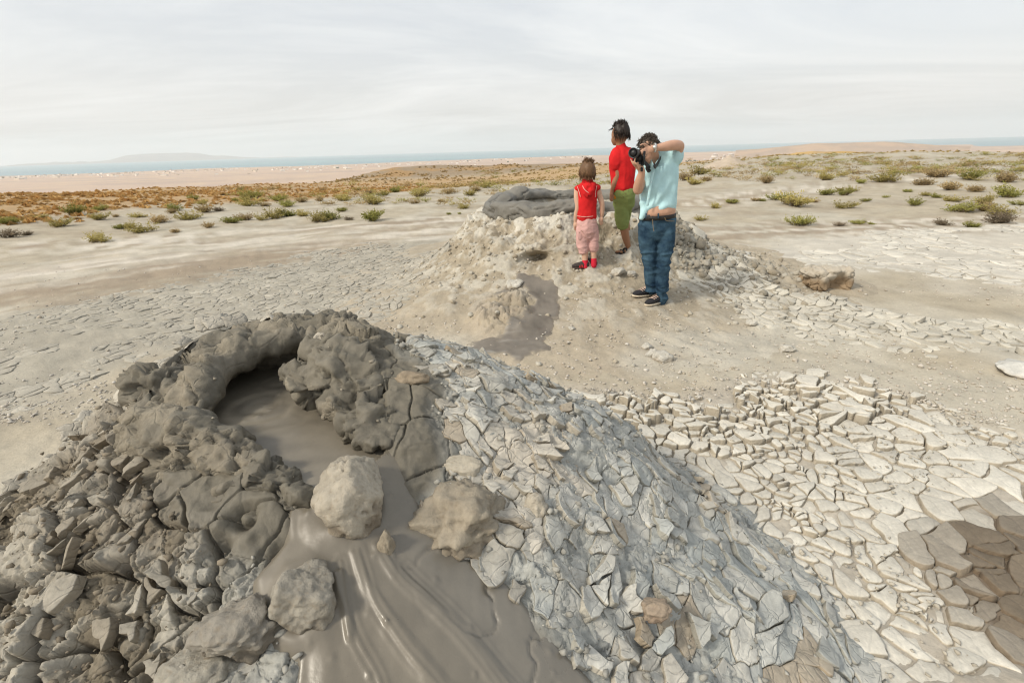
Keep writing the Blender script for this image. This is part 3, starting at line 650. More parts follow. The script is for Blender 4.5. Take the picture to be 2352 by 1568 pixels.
for (u, v, z, s_) in [(482, 758, .90, .055), (505, 752, .905, .06), (548, 748, .91, .05), (592, 742, .915, .06), (622, 745, .92, .045), (650, 740, .92, .05), (440, 790, .885, .05), (418, 808, .87, .045), (392, 838, .86, .05), (352, 868, .84, .05), (300, 893, .80, .045), (262, 922, .76, .05), (222, 962, .71, .045), (185, 1002, .66, .05), (150, 1045, .61, .045), (100, 1085, .56, .05), (50, 1120, .52, .05), (330, 905, .83, .05), (290, 945, .79, .04)]:
    curled(at_z(u, v, z), s_ * rg.uniform(.8, 1.2), rg.uniform(-2.2, 2.2), rg.uniform(.2, .9), rg.uniform(.4, 1.3), rg, rg.uniform(.75, 1.1))
# ------------------------------------------------------------------ cracked mud: every plate its own solid
def vcells(pts, k=16):
    pts = np.asarray(pts, float); n = len(pts); cells = []
    d2_ = ((pts[:, None, :] - pts[None, :, :]) ** 2).sum(-1) if n < 3500 else None
    for i in range(n):
        di = d2_[i] if d2_ is not None else ((pts - pts[i]) ** 2).sum(1)
        nb = np.argpartition(di, min(k, n - 1))[:k + 1]; nb = nb[nb != i]; nb = nb[np.argsort(di[nb])]
        s = math.sqrt(di[nb[-1]]); c = pts[i]
        poly = [(c[0] - s, c[1] - s), (c[0] + s, c[1] - s), (c[0] + s, c[1] + s), (c[0] - s, c[1] + s)]
        for j in nb:
            mx_ = (pts[j] + c) / 2; nx_ = pts[j] - c; o = []; m = len(poly)
            dv = [(q[0] - mx_[0]) * nx_[0] + (q[1] - mx_[1]) * nx_[1] for q in poly]
            for a in range(m):
                b = (a + 1) % m
                if dv[a] <= 0: o.append(poly[a])
                if (dv[a] < 0) != (dv[b] < 0) and dv[a] != dv[b]:
                    t = dv[a] / (dv[a] - dv[b]); o.append((poly[a][0] + t * (poly[b][0] - poly[a][0]), poly[a][1] + t * (poly[b][1] - poly[a][1])))
            poly = o
            if len(poly) < 3: break
        cells.append(np.array(poly) if len(poly) >= 3 else None)
    return cells
def scatter(lo, hi, size, rng, jit=.85):
    "jittered grid of seed points"
    nx_ = int((hi[0] - lo[0]) / size) + 1; ny_ = int((hi[1] - lo[1]) / size) + 1
    g = np.stack(np.meshgrid(np.arange(nx_), np.arange(ny_), indexing='ij'), -1).reshape(-1, 2).astype(float)
    g[:, 0] += .5 * (g[:, 1] % 2); return np.array(lo) + (g + (rng.random(g.shape) - .5) * jit) * size
def plate_geo(poly, to_xy, zf, rng, edge=.02, gap=.006, thick=.03, depth=.05, tilt=.05, curl=0.0, amp=.004, warp=.012, wfreq=9.0, bev=.008, rnd=1, side_c=None, top_c=None, seed=0, shift=0.0, inner=None, own=50.0, rmax=9.0):
    p = []; m = len(poly)
    for a in range(m):
        A = poly[a]; B = poly[(a + 1) % m]; L_ = math.hypot(*(B - A)); k = max(1, int(round(L_ / edge)))
        for t in range(k): p.append(A + (B - A) * t / k)
    p = np.array(p)
    if len(p) < 4: return None
    w = np.stack([NZ(p[:, 0] * wfreq + seed, p[:, 1] * wfreq), NZ(p[:, 0] * wfreq + 13 + seed, p[:, 1] * wfreq + 7)], 1) * warp
    p = p + w
    for _ in range(rnd): p = .5 * p + .25 * (np.roll(p, 1, 0) + np.roll(p, -1, 0))
    c = p.mean(0); d = p - c; L_ = np.hypot(d[:, 0], d[:, 1]); rm = L_.mean()
    if rm < gap * 2.2 or rm > rmax: return None
    p = c + d * (np.clip(1 - gap * (1 + .7 * rng.random(len(p))) / L_, .3, 1))[:, None]
    n = len(p); bf = min(.35, bev / rm)
    if inner is None: inner = max(1, min(4, int(rm / (edge * 1.3))))
    sc = [1.03, 1.0, 1 - bf * .35, 1 - bf] + list(np.linspace(1 - bf, 0, inner + 1)[1:-1]) + [0]
    rings = []; 
    xy = np.array([to_xy(*(c + (p - c) * s).T) for s in sc]).transpose(0, 2, 1)      # ring, point, 2
    cxy = np.array(to_xy(*c)); e = .02
    z0 = zf(cxy[0], cxy[1]); gx_ = (zf(cxy[0] + e, cxy[1]) - zf(cxy[0] - e, cxy[1])) / (2 * e); gy_ = (zf(cxy[0], cxy[1] + e) - zf(cxy[0], cxy[1] - e)) / (2 * e)
    nv = np.array([-gx_, -gy_, 1.0]); nv /= np.linalg.norm(nv)
    if nv[2] < .55: return None
    rw = np.hypot(*(xy[1] - cxy).T).mean()
    ang = rng.random() * 6.283; tl = tilt * rng.normal()
    off = xy - cxy
    h = np.zeros(xy.shape[:2])
    h += (off[..., 0] * math.cos(ang) + off[..., 1] * math.sin(ang)) * tl
    cdir = rng.random() * 6.283
    h += curl * (np.hypot(off[..., 0], off[..., 1]) / (rw + 1e-6)) ** 2 * rw * (.5 + .5 * np.cos(np.arctan2(off[..., 1], off[..., 0]) - cdir)) 
    h += thick * (.75 + .5 * rng.random()) + shift * rng.normal()
    fx = NZ(xy[..., 0] * 14 + seed, xy[..., 1] * 14) * amp + NZ(xy[..., 0] * 5 + seed * 1.7 + rng.random() * own, xy[..., 1] * 5) * amp * 1.5
    h += fx
    h[0] -= depth; h[1] -= bev * 1.0; h[2] -= bev * .22
    zb = np.asarray(zf(xy[..., 0], xy[..., 1]))
    W = np.concatenate([xy, zb[..., None]], -1) + nv * h[..., None]
    k = len(sc); V_ = W[:-1].reshape(-1, 3); V_ = np.concatenate([V_, W[-1].mean(0)[None]])
    q = grid_faces(k - 1, n, True); F_ = np.concatenate([q[:, [0, 1, 2]], q[:, [0, 2, 3]]]); j = np.arange(n)
    F_ = np.concatenate([F_, np.stack([(k - 2) * n + j, (k - 2) * n + (j + 1) % n, np.full(n, len(V_) - 1)], 1)])
    nrm = np.cross(V_[F_[0, 1]] - V_[F_[0, 0]], V_[F_[0, 2]] - V_[F_[0, 0]])
    # orient: top faces must look along nv
    tf = F_[-1]; tn = np.cross(V_[tf[1]] - V_[tf[0]], V_[tf[2]] - V_[tf[0]])
    if tn @ nv < 0: F_ = F_[:, ::-1]
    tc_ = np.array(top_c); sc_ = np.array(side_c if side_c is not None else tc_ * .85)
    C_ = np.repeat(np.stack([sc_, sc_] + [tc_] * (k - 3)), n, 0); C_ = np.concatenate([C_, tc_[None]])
    C_ = C_ * (1 + NZ(V_[:, 0] * 20, V_[:, 1] * 20)[:, None] * .10)
    uu, vv, zz_ = project(cxy3 := np.array([cxy[0], cxy[1], z0]))
    view = (np.array([0, 0, CAMZ]) - cxy3); view /= np.linalg.norm(view); fac = max(.05, view @ nv)
    vis = (-120 < uu[0] < 2472) and (250 < vv[0] < 1690) and cxy[1] > .2
    area = rw * rw * fac / zz_[0] ** 2 if vis else 0.0
    return V_, F_, C_, area, np.array([cxy[0], cxy[1], z0])
def plate_field(items, parent, name, mat, n_single, off=np.zeros(3), stuff_name=None):
    "the plates that show largest become objects, the rest one mesh"
    items = [i for i in items if i is not None]; items.sort(key=lambda i: -i[3])
    for V_, F_, C_, a, c in items[:n_single]:
        link(name, make_mesh(name, V_ - c, F_, True, C_, [mat]), parent, loc=c - off)
    rest = [i for i in items[n_single:] if i[3] > 0]
    if rest:
        Vs, Fs = join([(i[0], i[1]) for i in rest]); Cs = np.concatenate([i[2] for i in rest])
        link(stuff_name or name, make_mesh(name, Vs - off, Fs, True, Cs, [mat]), parent, kind='stuff')
    print(name, len(items), 'plates', sum(len(i[1]) for i in items), 'tris')
ident = lambda x, y: (x, y)
R_ = np.random.default_rng(11)
# --- right-hand field
M_plate = mat_mud('cracked_mud_plates', rough=0.95, grain=60.0, bump=0.6, tint=0.15, crack=0.5, crack_scale=8.5, bdist=0.007)
lo = Z_PLATE_R.min(0); hi = np.minimum(Z_PLATE_R.max(0), [5.5, 4.2])
pts = scatter(lo - .2, hi + .2, .138, R_, .95)
keep = R_.random(len(pts)) > .16 * sstep(-.1, .4, fbm2(pts[:, 0] * 1.1, pts[:, 1] * 1.1, 2, 401)); pts = pts[keep]
# split some spots finely
nz_ = fbm2(pts[:, 0] * 1.4 + 9, pts[:, 1] * 1.4, 3, 402); extra = pts[nz_ > .0]; ex2 = pts[nz_ > .22]
pts = np.concatenate([pts, extra + R_.normal(size=extra.shape) * .055, extra[::2] + R_.normal(size=extra[::2].shape) * .05, ex2 + R_.normal(size=ex2.shape) * .06, ex2 + R_.normal(size=ex2.shape) * .06, pts[R_.random(len(pts)) < .3] + R_.normal(size=2) * .05])
cells = vcells(pts); items = []
sdp = sdist(Z_PLATE_R, pts[:, 0], pts[:, 1]) + fbm2(pts[:, 0] * 2, pts[:, 1] * 2, 3, 403) * .22; sdw = sdist(Z_WET_R, pts[:, 0], pts[:, 1])
zg = lambda x, y: H_g(x, y) - .022
for i, poly in enumerate(cells):
    if poly is None or sdp[i] < 0 or H_m1(*pts[i]) > .10: continue
    if not (0.3 < pts[i][1] < 4.3): continue
    far_edge = sstep(.0, .5, sdp[i]); px, py = pts[i]
    blocky = float(sstep(2.2, 3.0, py)) * float(sstep(-.15, .2, fbm2(np.array([px * .9]), np.array([py * .9]), 2, 404)[0]))
    w_ = sdw[i] > -.02
    tone = 1 + .07 * R_.normal() + .10 * NZ(px * .8, py * .8); warm = R_.random()
    top = (np.array([.56, .535, .47]) * (1 - .3 * warm) + np.array([.52, .475, .40]) * .3 * warm) * np.clip(tone, .8, 1.15)
    wm = float(sstep(-.16, .10, sdw[i] + .10 * float(NZ(px * 3, py * 3)) + .03 * R_.normal())); top = top + (np.array([.165, .135, .10]) * np.clip(tone, .85, 1.15) - top) * wm; w_ = wm > .5
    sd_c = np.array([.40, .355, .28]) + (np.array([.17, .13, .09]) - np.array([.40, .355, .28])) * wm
    items.append(plate_geo(poly, ident, zg, R_, edge=.022, gap=.0016 + .0065 * R_.random() ** 2 + .013 * blocky * R_.random(), thick=(.013 + .040 * blocky) * (.4 + .6 * far_edge), depth=.09, tilt=.035 + .11 * blocky + (.04 if w_ else 0), curl=.10 if w_ else .0,
                           amp=.0045, warp=.042, wfreq=6.5, bev=.007, top_c=top, side_c=sd_c, shift=.006 + .010 * blocky, seed=3, rnd=int(R_.random() < .5)))
plate_field(items, ground, 'mud_plate', M_plate, 300)
# --- left flats and the pale crust further right
for (zone, size, nsing, th_, colr, nm, thr, ylim) in ((Z_FLAT_L, .115, 0, .006, (.37, .345, .29), 'cracked_crust', .30, 9.5), (Z_FLAT_R, .24, 0, .009, (.54, .51, .445), 'cracked_crust', .5, 11.5), (Z_FLOW_R, .12, 0, .020, (.50, .47, .40), 'lumpy_crust', .1, 6.5)):
    lo = np.maximum(zone.min(0), [-7.5, 1.8]); hi = np.minimum(zone.max(0), [11, ylim])
    pts = scatter(lo, hi, size, R_, 1.0)
    s_ = sdist(zone, pts[:, 0], pts[:, 1]) + fbm2(pts[:, 0], pts[:, 1], 3, 411) * .5
    nse = fbm2(pts[:, 0] * .7, pts[:, 1] * .7, 2, 412)
    ex_ = pts[R_.random(len(pts)) < .5]; pts = np.concatenate([pts, ex_ + R_.normal(size=ex_.shape) * size * .4]); s_ = sdist(zone, pts[:, 0], pts[:, 1]) + fbm2(pts[:, 0], pts[:, 1], 3, 411) * .5; nse = fbm2(pts[:, 0] * .7, pts[:, 1] * .7, 2, 412)
    ok = (s_ > 0) & (nse < .22 - thr * .5 + .35)
    cells = vcells(pts); items = []
    for i in np.nonzero(ok)[0]:
        if cells[i] is None or H_m1(*pts[i]) > .2: continue
        tone = np.clip(1 + .05 * R_.normal() + .12 * float(NZ(pts[i][0] * .6, pts[i][1] * .6)), .8, 1.2); rg = nm == 'lumpy_crust'
        items.append(plate_geo(cells[i], ident, (lambda x, y: np.maximum(H_g(x, y), H_m2(x, y))) if np.hypot(*(pts[i] - C2)) < 4.4 else H_g, R_, edge=size * .38, gap=size * (.012 + .045 * R_.random() ** 3), thick=th_ * float(.25 + .75 * sstep(0, .6, s_[i])) * (.5 + R_.random()), depth=.05,
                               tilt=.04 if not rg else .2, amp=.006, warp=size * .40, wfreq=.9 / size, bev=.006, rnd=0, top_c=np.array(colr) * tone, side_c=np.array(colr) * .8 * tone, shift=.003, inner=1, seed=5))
    plate_field(items, ground, nm, M_plate, nsing)
# --- slabs and flakes on the near mound
def polar_map(asp):
    "(p, q) -> x, y : p along the contour, q down the slope, stretched by asp"
    return lambda p, q: (C1[0] + q * asp * np.cos(p / .8), C1[1] + q * asp * np.sin(p / .8))
zc1 = H_m1r
items = []; ITEMS_L = []
def mound_layer(size, asp, th0, th1, rng, lift, n_keep, thick, tilt, curl, gap, edge, amp, warp, depth=.05, bev=.006, inner=None, tone_s=.08, prob=1.0, tan=None, seed=7, wmax=.35, r0=0.10, rnd=1, own=50.0, shift=.006):
    tm = polar_map(asp); o = []
    pts = scatter(np.array([math.radians(th0) * .8, .35 / asp]), np.array([math.radians(th1) * .8, 2.45 / asp]), size, rng, 1.0)
    X_, Y_ = tm(pts[:, 0], pts[:, 1]); wv = m1_wet(X_, Y_); zz_ = zc1(X_, Y_)
    th = np.arctan2(Y_ - C1[1], X_ - C1[0]); rho = np.hypot(X_ - C1[0], Y_ - C1[1]); rb_ = per(th, _bdp, _bvp)
    cells = vcells(pts)
    for i, poly in enumerate(cells):
        if poly is None or wv[i] > wmax or rho[i] < m1_rc(th[i]) + r0 or rho[i] > rb_[i] * 1.04 or Y_[i] < .15 or rng.random() > prob: continue
        left = float(sstep(.1, .7, math.cos(th[i] - math.radians(215))))
        tone = np.clip(1 + tone_s * rng.normal(), .75, 1.22); k = rng.random()
        pal = np.array([.45, .44, .40]) * (1 - k) + np.array([.335, .35, .335]) * k; pal = pal + (np.array([.47, .42, .345]) - pal) * float(sstep(.05, .4, NZ(X_[i] * 1.7, Y_[i] * 1.7 + 4))) * .7
        tn_ = np.array([.20, .17, .128]) * (1 - k * .8) + np.array([.34, .315, .265]) * k * .8
        if rng.random() < .07: pal = np.array([.36, .315, .25])
        top = (pal + (tn_ - pal) * left) * tone
        w_ = float(sstep(.0, wmax + .05, wv[i])); top = top + (np.array([.27, .24, .195]) - top) * w_ * .7
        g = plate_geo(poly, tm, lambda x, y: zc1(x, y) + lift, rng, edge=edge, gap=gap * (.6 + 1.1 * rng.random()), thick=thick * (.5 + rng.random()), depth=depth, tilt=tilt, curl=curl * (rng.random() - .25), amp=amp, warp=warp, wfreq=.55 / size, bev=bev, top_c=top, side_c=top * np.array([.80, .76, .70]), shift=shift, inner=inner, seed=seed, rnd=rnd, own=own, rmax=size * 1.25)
        if g is not None and g[3] > 0: o.append(g)
    return o
ITEMS_R = mound_layer(.053, 1.4, -62, 62, R_, .003, 0, .0045, .09, .06, .0005, .010, .018, .040, seed=7, rnd=0, tone_s=.05, bev=.0035, own=.6, shift=.003)
ITEMS_R2 = mound_layer(.036, 1.6, -60, 60, R_, .014, 0, .007, .30, .45, .002, .009, .006, .024, depth=.03, bev=.003, prob=.30, seed=8, rnd=0)
ITEMS_L = mound_layer(.085, 1.2, 60, 305, R_, .010, 0, .016, .30, .20, .003, .013, .020, .07, depth=.07, bev=.005, seed=9, tone_s=.12, rnd=0, prob=.015, r0=.03)
ITEMS_L2 = mound_layer(.045, 1.3, 60, 305, R_, .010, 0, .007, .28, .40, .003, .010, .010, .026, depth=.03, bev=.003, prob=.22, seed=10, rnd=0, r0=.0)
plate_field(ITEMS_R, volcano, 'mud_slab', M_flake, 300, OFF1)
plate_field(ITEMS_L, volcano, 'crust_slab', M_dry, 110, OFF1)
plate_field(ITEMS_R2 , volcano, 'mud_flake', M_flake, 90, OFF1)
plate_field(ITEMS_L2, volcano, 'crust_flake', M_dry, 60, OFF1)
# ------------------------------------------------------------------ far mud volcano
volcano2 = thing('mud_volcano', 'broad rubbly mud volcano with a dark wet crater rim behind the two boys', 'mud volcano', (C2[0], C2[1], 0.0))
OFF2 = np.array([C2[0], C2[1], 0.0])
th_v = np.concatenate([np.radians(np.linspace(-200, 20, 640)), np.radians(np.linspace(20, 160, 60))[1:-1]])
rh = np.concatenate([np.linspace(.3, 1.0, 12)[:-1], np.linspace(1.0, 2.4, 190)[:-1], np.linspace(2.4, 4.3, 100)])
TH, RH = np.meshgrid(th_v, rh, indexing='xy'); X = C2[0] + RH * np.cos(TH); Y = C2[1] + RH * np.sin(TH)
P = np.stack([X, Y, ground_z(X, Y) + m2_z(X, Y)], -1)
gx, gy = np.gradient(P, axis=(0, 1)); Nn = np.cross(gy, gx); Nn /= np.linalg.norm(Nn, axis=-1)[..., None] + 1e-9
if Nn[150, 300, 2] < 0: Nn = -Nn
deg = np.degrees(TH); deg = np.where(deg < -180, deg + 360, deg)
rubble = sstep(-62, -45, deg) * (1 - sstep(60, 90, deg)) * (1 - sstep(2.6, 3.6, RH))
upper = 1 - sstep(1.5, 2.1, RH)
f1, f2, cid = vor3((P + fbm3(P * 4, 2, 101)[..., None] * .05) * 9.5, 102); f1c, f2c, cidc = vor3(P * 20.0, 104)
lump = fbm3(P * 2.6, 5, 106); mid = fbm3(P * 8, 4, 107)
gul = (.32 - np.abs(fbm3(P * np.array([2.6, 2.6, .9]), 3, 111))) ; D = lump * .15 * upper + gul * .20 * upper * (1 - rubble * .6) + mid * .042 * (.5 + .5 * upper) + rubble * (np.clip(.62 - f1, 0, 1) * .13 - .03) + (np.clip(.6 - f1c, 0, 1) * .035) * np.maximum(rubble * .7, .30 + .45 * upper) * (cidc > .3)
D = D + fbm3(P * 26, 2, 109) * .006
# flat ledge stretches where the crust has fallen away
D = D - .05 * upper * sstep(.1, .4, fbm3(P * 1.9 + 3, 2, 110))
D = D * sstep(1.05, 1.28, RH) - .12 * sstep(.95, .8, RH)
D = D * sstep(4.2, 3.2, RH) - .05 * sstep(3.6, 4.3, RH)
P2 = P + Nn * D[..., None]
cav = cast(1225, 603, lambda x, y: H_m2(x, y)); outd = np.array([cav[0] - C2[0], cav[1] - C2[1], 0]); outd /= np.linalg.norm(outd)
dc = np.linalg.norm((P - cav) * np.array([.75, 1, 1.15]), axis=-1)
P2 = P2 - outd * (.30 * np.exp(-(dc / .12) ** 2))[..., None]
brow = cast(1235, 572, lambda x, y: H_m2(x, y)); db = np.linalg.norm((P - brow) * np.array([.6, 1, 1.3]), axis=-1); P2 = P2 + (outd * .09)[None, None] * np.exp(-(db / .15) ** 2)[..., None]
blg = cast(1165, 725, lambda x, y: H_m2(x, y)); dbg = np.linalg.norm((P - blg) * np.array([.85, .8, 1]), axis=-1); P2 = P2 + np.array([-.1, -.4, .9]) * ((.13 + .10 * lump + .10 * mid - .05 * (1 - sstep(0, .12, f2 - f1))) * np.exp(-(dbg / .30) ** 4))[..., None]
lt = cast(1010, 690, lambda x, y: H_m2(x, y)); dl = np.linalg.norm((P - lt) * np.array([1, .8, 1]), axis=-1); P2 = P2 + np.array([0, -.3, .9]) * (.07 * np.exp(-(dl / .22) ** 2))[..., None]
tanc = np.array([.325, .28, .21]); palc = np.array([.44, .415, .355]); greyc = np.array([.29, .28, .24])
c = tanc + (palc - tanc) * (sstep(-.1, .35, mid + .5 * lump + .25 * (cidc - .5)) * .8)[..., None]
whi = upper * sstep(1.75, 1.25, RH) * sstep(-.2, .2, mid + .3 * (cidc - .5)); c = c + (np.array([.52, .50, .445]) - c) * (whi * .7)[..., None]
c = c + (greyc - c) * (rubble * .75)[..., None]; c = c * (.90 + .16 * cidc)[..., None]
wsh = sstep(2.0, 3.4, RH); gc = np.array([.37, .32, .245]) + (np.array([.43, .40, .335]) - np.array([.37, .32, .245])) * sstep(-.1, .3, fbm2(X * .8, Y * .8, 4, 21))[..., None]
c = c + (gc - c) * wsh[..., None]
damp = np.exp(-(dbg / .42) ** 4) * .45 * sstep(-.2, .3, mid + .2); c = c + (np.array([.30, .25, .195]) - c) * damp[..., None]
link('cone', make_mesh('cone', P2.reshape(-1, 3) - OFF2, grid_faces(len(rh), len(th_v), True), True, c.reshape(-1, 3), [mat_mud('rubbly_mud', rough=.96, grain=55, bump=.6, tint=.15, bdist=.012)]), volcano2)
prim = []
for a in np.linspace(0, 2 * np.pi, 90, endpoint=False):
    d = np.array([math.cos(a), math.sin(a), 0]); tv = np.array([-d[1], d[0], 0]); dg = (math.degrees(a) + 180) % 360 - 180
    zt = .975 + .02 * math.sin(a * 3 + 1) + .012 * math.sin(a * 7)
    front = math.exp(-((dg + 125) / 55) ** 2)
    prim.append(ell(np.array([C2[0], C2[1], zt]) + d * (1.02 + .05 * math.sin(a * 2)), (.17, .17, .09), np.stack([d, tv, [0, 0, 1]], 1), 2))
    if front > .25: prim.append(ell(np.array([C2[0], C2[1], zt - .07]) + d * 1.10, (.12, .16, .10 * front + .02), np.stack([d, tv, [0, 0, 1]], 1), 2))
for (u, v, r, rad) in [(1195, 447, 7.6, .13), (1160, 464, 6.9, .12)]:
    prim.append(ell(at_r(u, v, r), rad * np.array([1.3, 1.1, .8])))
Vr, Fr = fuse(prim, .018, 22); nn_ = vnormals(Vr, Fr)
sg = fbm3(Vr * 3.4, 3, 121); Vr = Vr + nn_ * (sg * .06 + fbm3(Vr * 11, 3, 122) * .012 - .03 * np.exp(-(fbm3(Vr * np.array([2.2, 2.2, 6]), 3, 123) / .05) ** 2))[:, None]
link('crater_rim', make_mesh('crater_rim', Vr - OFF2, Fr, True, np.array([.165, .158, .14]) * (1 + .2 * sg[:, None]), [mat_mud('grey_damp_mud', rough=.62, wet=True, grain=18, bump=.35, tint=.12, spec=.3, bdist=.01)]), volcano2)
# seep of wet mud down the front
SEEP = castm([(1190, 628), (1222, 632), (1252, 655), (1278, 690), (1278, 735), (1252, 775), (1245, 800), (1215, 828), (1188, 838), (1170, 815), (1110, 812), (1060, 822), (1040, 815), (1085, 792), (1150, 775), (1195, 752), (1222, 725), (1218, 690), (1195, 668), (1150, 690), (1120, 700), (1150, 670), (1180, 650)], lambda x, y: H_m2(x, y))[:, :2]
SEEP = spline(np.concatenate([SEEP, SEEP[:1]]), 4)
lo = SEEP.min(0) - .1; hi = SEEP.max(0) + .1; XF, YF = np.meshgrid(np.arange(lo[0], hi[0], .013), np.arange(lo[1], hi[1], .013), indexing='ij')
sd = sdist(SEEP, XF, YF) + fbm2(XF * 9, YF * 9, 4, 131) * .10 + fbm2(XF * 3, YF * 3, 2, 133) * .06
from mathutils.kdtree import KDTree
kd_src = P2.reshape(-1, 3)
# follow the real, displaced surface of the cone
hm = np.full(XF.shape, -9.0); ii = ((kd_src[:, 0] - lo[0]) / .026).astype(int); jj = ((kd_src[:, 1] - lo[1]) / .026).astype(int)
gw = np.full((int((hi[0] - lo[0]) / .026) + 2, int((hi[1] - lo[1]) / .026) + 2), -9.0)
okm = (ii >= 0) & (jj >= 0) & (ii < gw.shape[0]) & (jj < gw.shape[1]); np.maximum.at(gw, (ii[okm], jj[okm]), kd_src[okm, 2])
for _ in range(4):
    nb = np.max([np.roll(gw, s, a) for s in (1, -1) for a in (0, 1)], axis=0); gw = np.where(gw < -5, nb, gw)
for _ in range(2): gw = .5 * gw + .125 * sum(np.roll(gw, s, a) for s in (1, -1) for a in (0, 1))
fi = np.clip((XF - lo[0]) / .026 - .5, 0, gw.shape[0] - 1.01); fj = np.clip((YF - lo[1]) / .026 - .5, 0, gw.shape[1] - 1.01); i0 = fi.astype(int); j0 = fj.astype(int); fi -= i0; fj -= j0
hm = (gw[i0, j0] * (1 - fi) + gw[i0 + 1, j0] * fi) * (1 - fj) + (gw[i0, j0 + 1] * (1 - fi) + gw[i0 + 1, j0 + 1] * fi) * fj
ZF = hm + .010 * sstep(-.02, .05, sd) - .03 * sstep(.0, -.05, sd) + fbm2(XF * 14, YF * 8, 3, 135) * .004
Ff = grid_faces(*XF.shape)[:, ::-1]; keep = (sd.reshape(-1)[Ff] > -.04).all(1); Ff = Ff[keep]; used = np.unique(Ff); rem = np.full(XF.size, -1); rem[used] = np.arange(len(used))
strk = fbm2(XF * 4, YF * 16, 4, 136); cf = np.array([.165, .145, .12]) * (1 + .25 * fbm2(XF * 6, YF * 6, 3, 138)[..., None]) + (np.array([.42, .39, .35]) - np.array([.20, .165, .13])) * (sstep(.12, .42, strk) * sstep(.3, -.3, XF - at_z(1160, 800, 0)[0]) * .6)[..., None]
eb_ = sstep(.035, -.02, sd)[..., None]; cf = cf + (np.array([.33, .285, .215]) - cf) * eb_ * .8
link('mud_seep', make_mesh('mud_seep', (np.stack([XF, YF, ZF], -1).reshape(-1, 3)[used]) - OFF2, rem[Ff], True, cf.reshape(-1, 3)[used], [mat_mud('seeping_mud', rough=.42, wet=True, grain=20, bump=.2, tint=.12, spec=.4)]), volcano2)

# ------------------------------------------------------------------ loose clods, gravel and single stones
def clod(rng, sub=1, flat=.75, rough_=.25):
    V0, F0 = ell((0, 0, 0), 1.0, None, sub); V_ = V0 * (1 + rough_ * fbm3(V0 * 1.6 + rng.random(3) * 90, 2, 140))[:, None] * np.array([1, .75 + .4 * rng.random(), flat]); return V_, F0
protos = [clod(R_, 2, .8, .55) for _ in range(12)]; protos1 = []
for _ in range(14):
    v0_, f0_ = clod(R_, 1, .65, .3); protos1.append((v0_ * R_.uniform(.55, 1.35, (len(v0_), 1)) * R_.uniform(.7, 1.25, 3), f0_))
def clods(name, parent, off, pos, size, cols, pr, mat, sink=.25):
    Vs = []; Fs = []; Cs = []; k = 0
    for p_, s_, c_ in zip(pos, size, cols):
        V0, F0 = pr[R_.integers(len(pr))]; a = R_.random() * 6.283; ca, sa = math.cos(a), math.sin(a); V_ = V0 @ np.array([[ca, sa, 0], [-sa, ca, 0], [0, 0, 1]]) * s_
        Vs.append(V_ + p_ + np.array([0, 0, s_ * (.7 - sink * 2)])); Fs.append(F0 + k); k += len(V0); Cs.append(np.repeat(c_[None], len(V0), 0))
    link(name, make_mesh(name, np.concatenate(Vs) - off, np.concatenate(Fs), pr is not protos1, np.concatenate(Cs), [mat]), parent, kind='stuff')
M_clod = mat_mud('clods', rough=.96, grain=60, bump=.5, tint=.15, bdist=.008)
# on the far cone
sel = R_.choice(kd_src.shape[0], 9000, replace=False); pp = kd_src[sel]; rr_ = rubble.reshape(-1)[sel]; rad_ = RH.reshape(-1)[sel]
okm = (pp[:, 1] < C2[1] + .5) & (rad_ > 1.15) & (R_.random(len(sel)) < .06 + .55 * rr_ + .05 * (rad_ > 1.3) * (rad_ < 3.2)); pp = pp[okm]; rr_ = rr_[okm]
sz = (.010 + .022 * R_.random(len(pp)) ** 2) * (1 + 1.3 * rr_ * R_.random(len(pp)))
cc = (tanc + (palc - tanc) * R_.random((len(pp), 1))) * (1 - rr_[:, None] * .22) * (.9 + .2 * R_.random((len(pp), 1)))
clods('clods', volcano2, OFF2, pp, sz, cc, protos, M_clod); print('clods', len(pp))
# gravel over the bare ground between the cones
n = 13000; u_ = R_.random(n) * 2500 - 80; v_ = 560 + R_.random(n) ** .8 * 420
a_ = (u_ - 1176) / 1110; b_ = (784 - v_) / 1110; dirs = np.array(FWD)[None] + a_[:, None] * np.array(RIGHT)[None] + b_[:, None] * np.array(UP)[None]
t_ = -CAMZ / dirs[:, 2]; gx_, gy_ = dirs[:, 0] * t_, dirs[:, 1] * t_
zone_ok = (sdist(Z_PLATE_R, gx_, gy_) < .15) & (m1_z(gx_, gy_) < .05) & (gy_ < 9) & (fbm2(gx_ * .7, gy_ * .7, 4, 141) + .5 * np.exp(-((np.hypot(gx_ - .8, gy_ - 4.3)) / 2.2) ** 2) > -.02 + .3 * R_.random(n) - .15)
gx_, gy_ = gx_[zone_ok], gy_[zone_ok]; gz_ = np.maximum(gtop(gx_, gy_), np.where(np.hypot(gx_ - C2[0], gy_ - C2[1]) < 4, H_m2(gx_, gy_), -9))
sz = .004 + .012 * R_.random(len(gx_)) ** 3.0 + .012 * (R_.random(len(gx_)) > .985)
cc = (np.array([.40, .35, .285]) + (np.array([.54, .51, .46]) - np.array([.40, .35, .285])) * R_.random((len(gx_), 1)) ** .8)
clods('gravel', None, np.zeros(3), np.stack([gx_, gy_, gz_], 1), sz, cc, protos1, M_clod, .2); print('gravel', len(gx_))
M_rock = mat_mud('rock_mud', rough=.96, grain=45, bump=.7, tint=.18, bdist=.012)
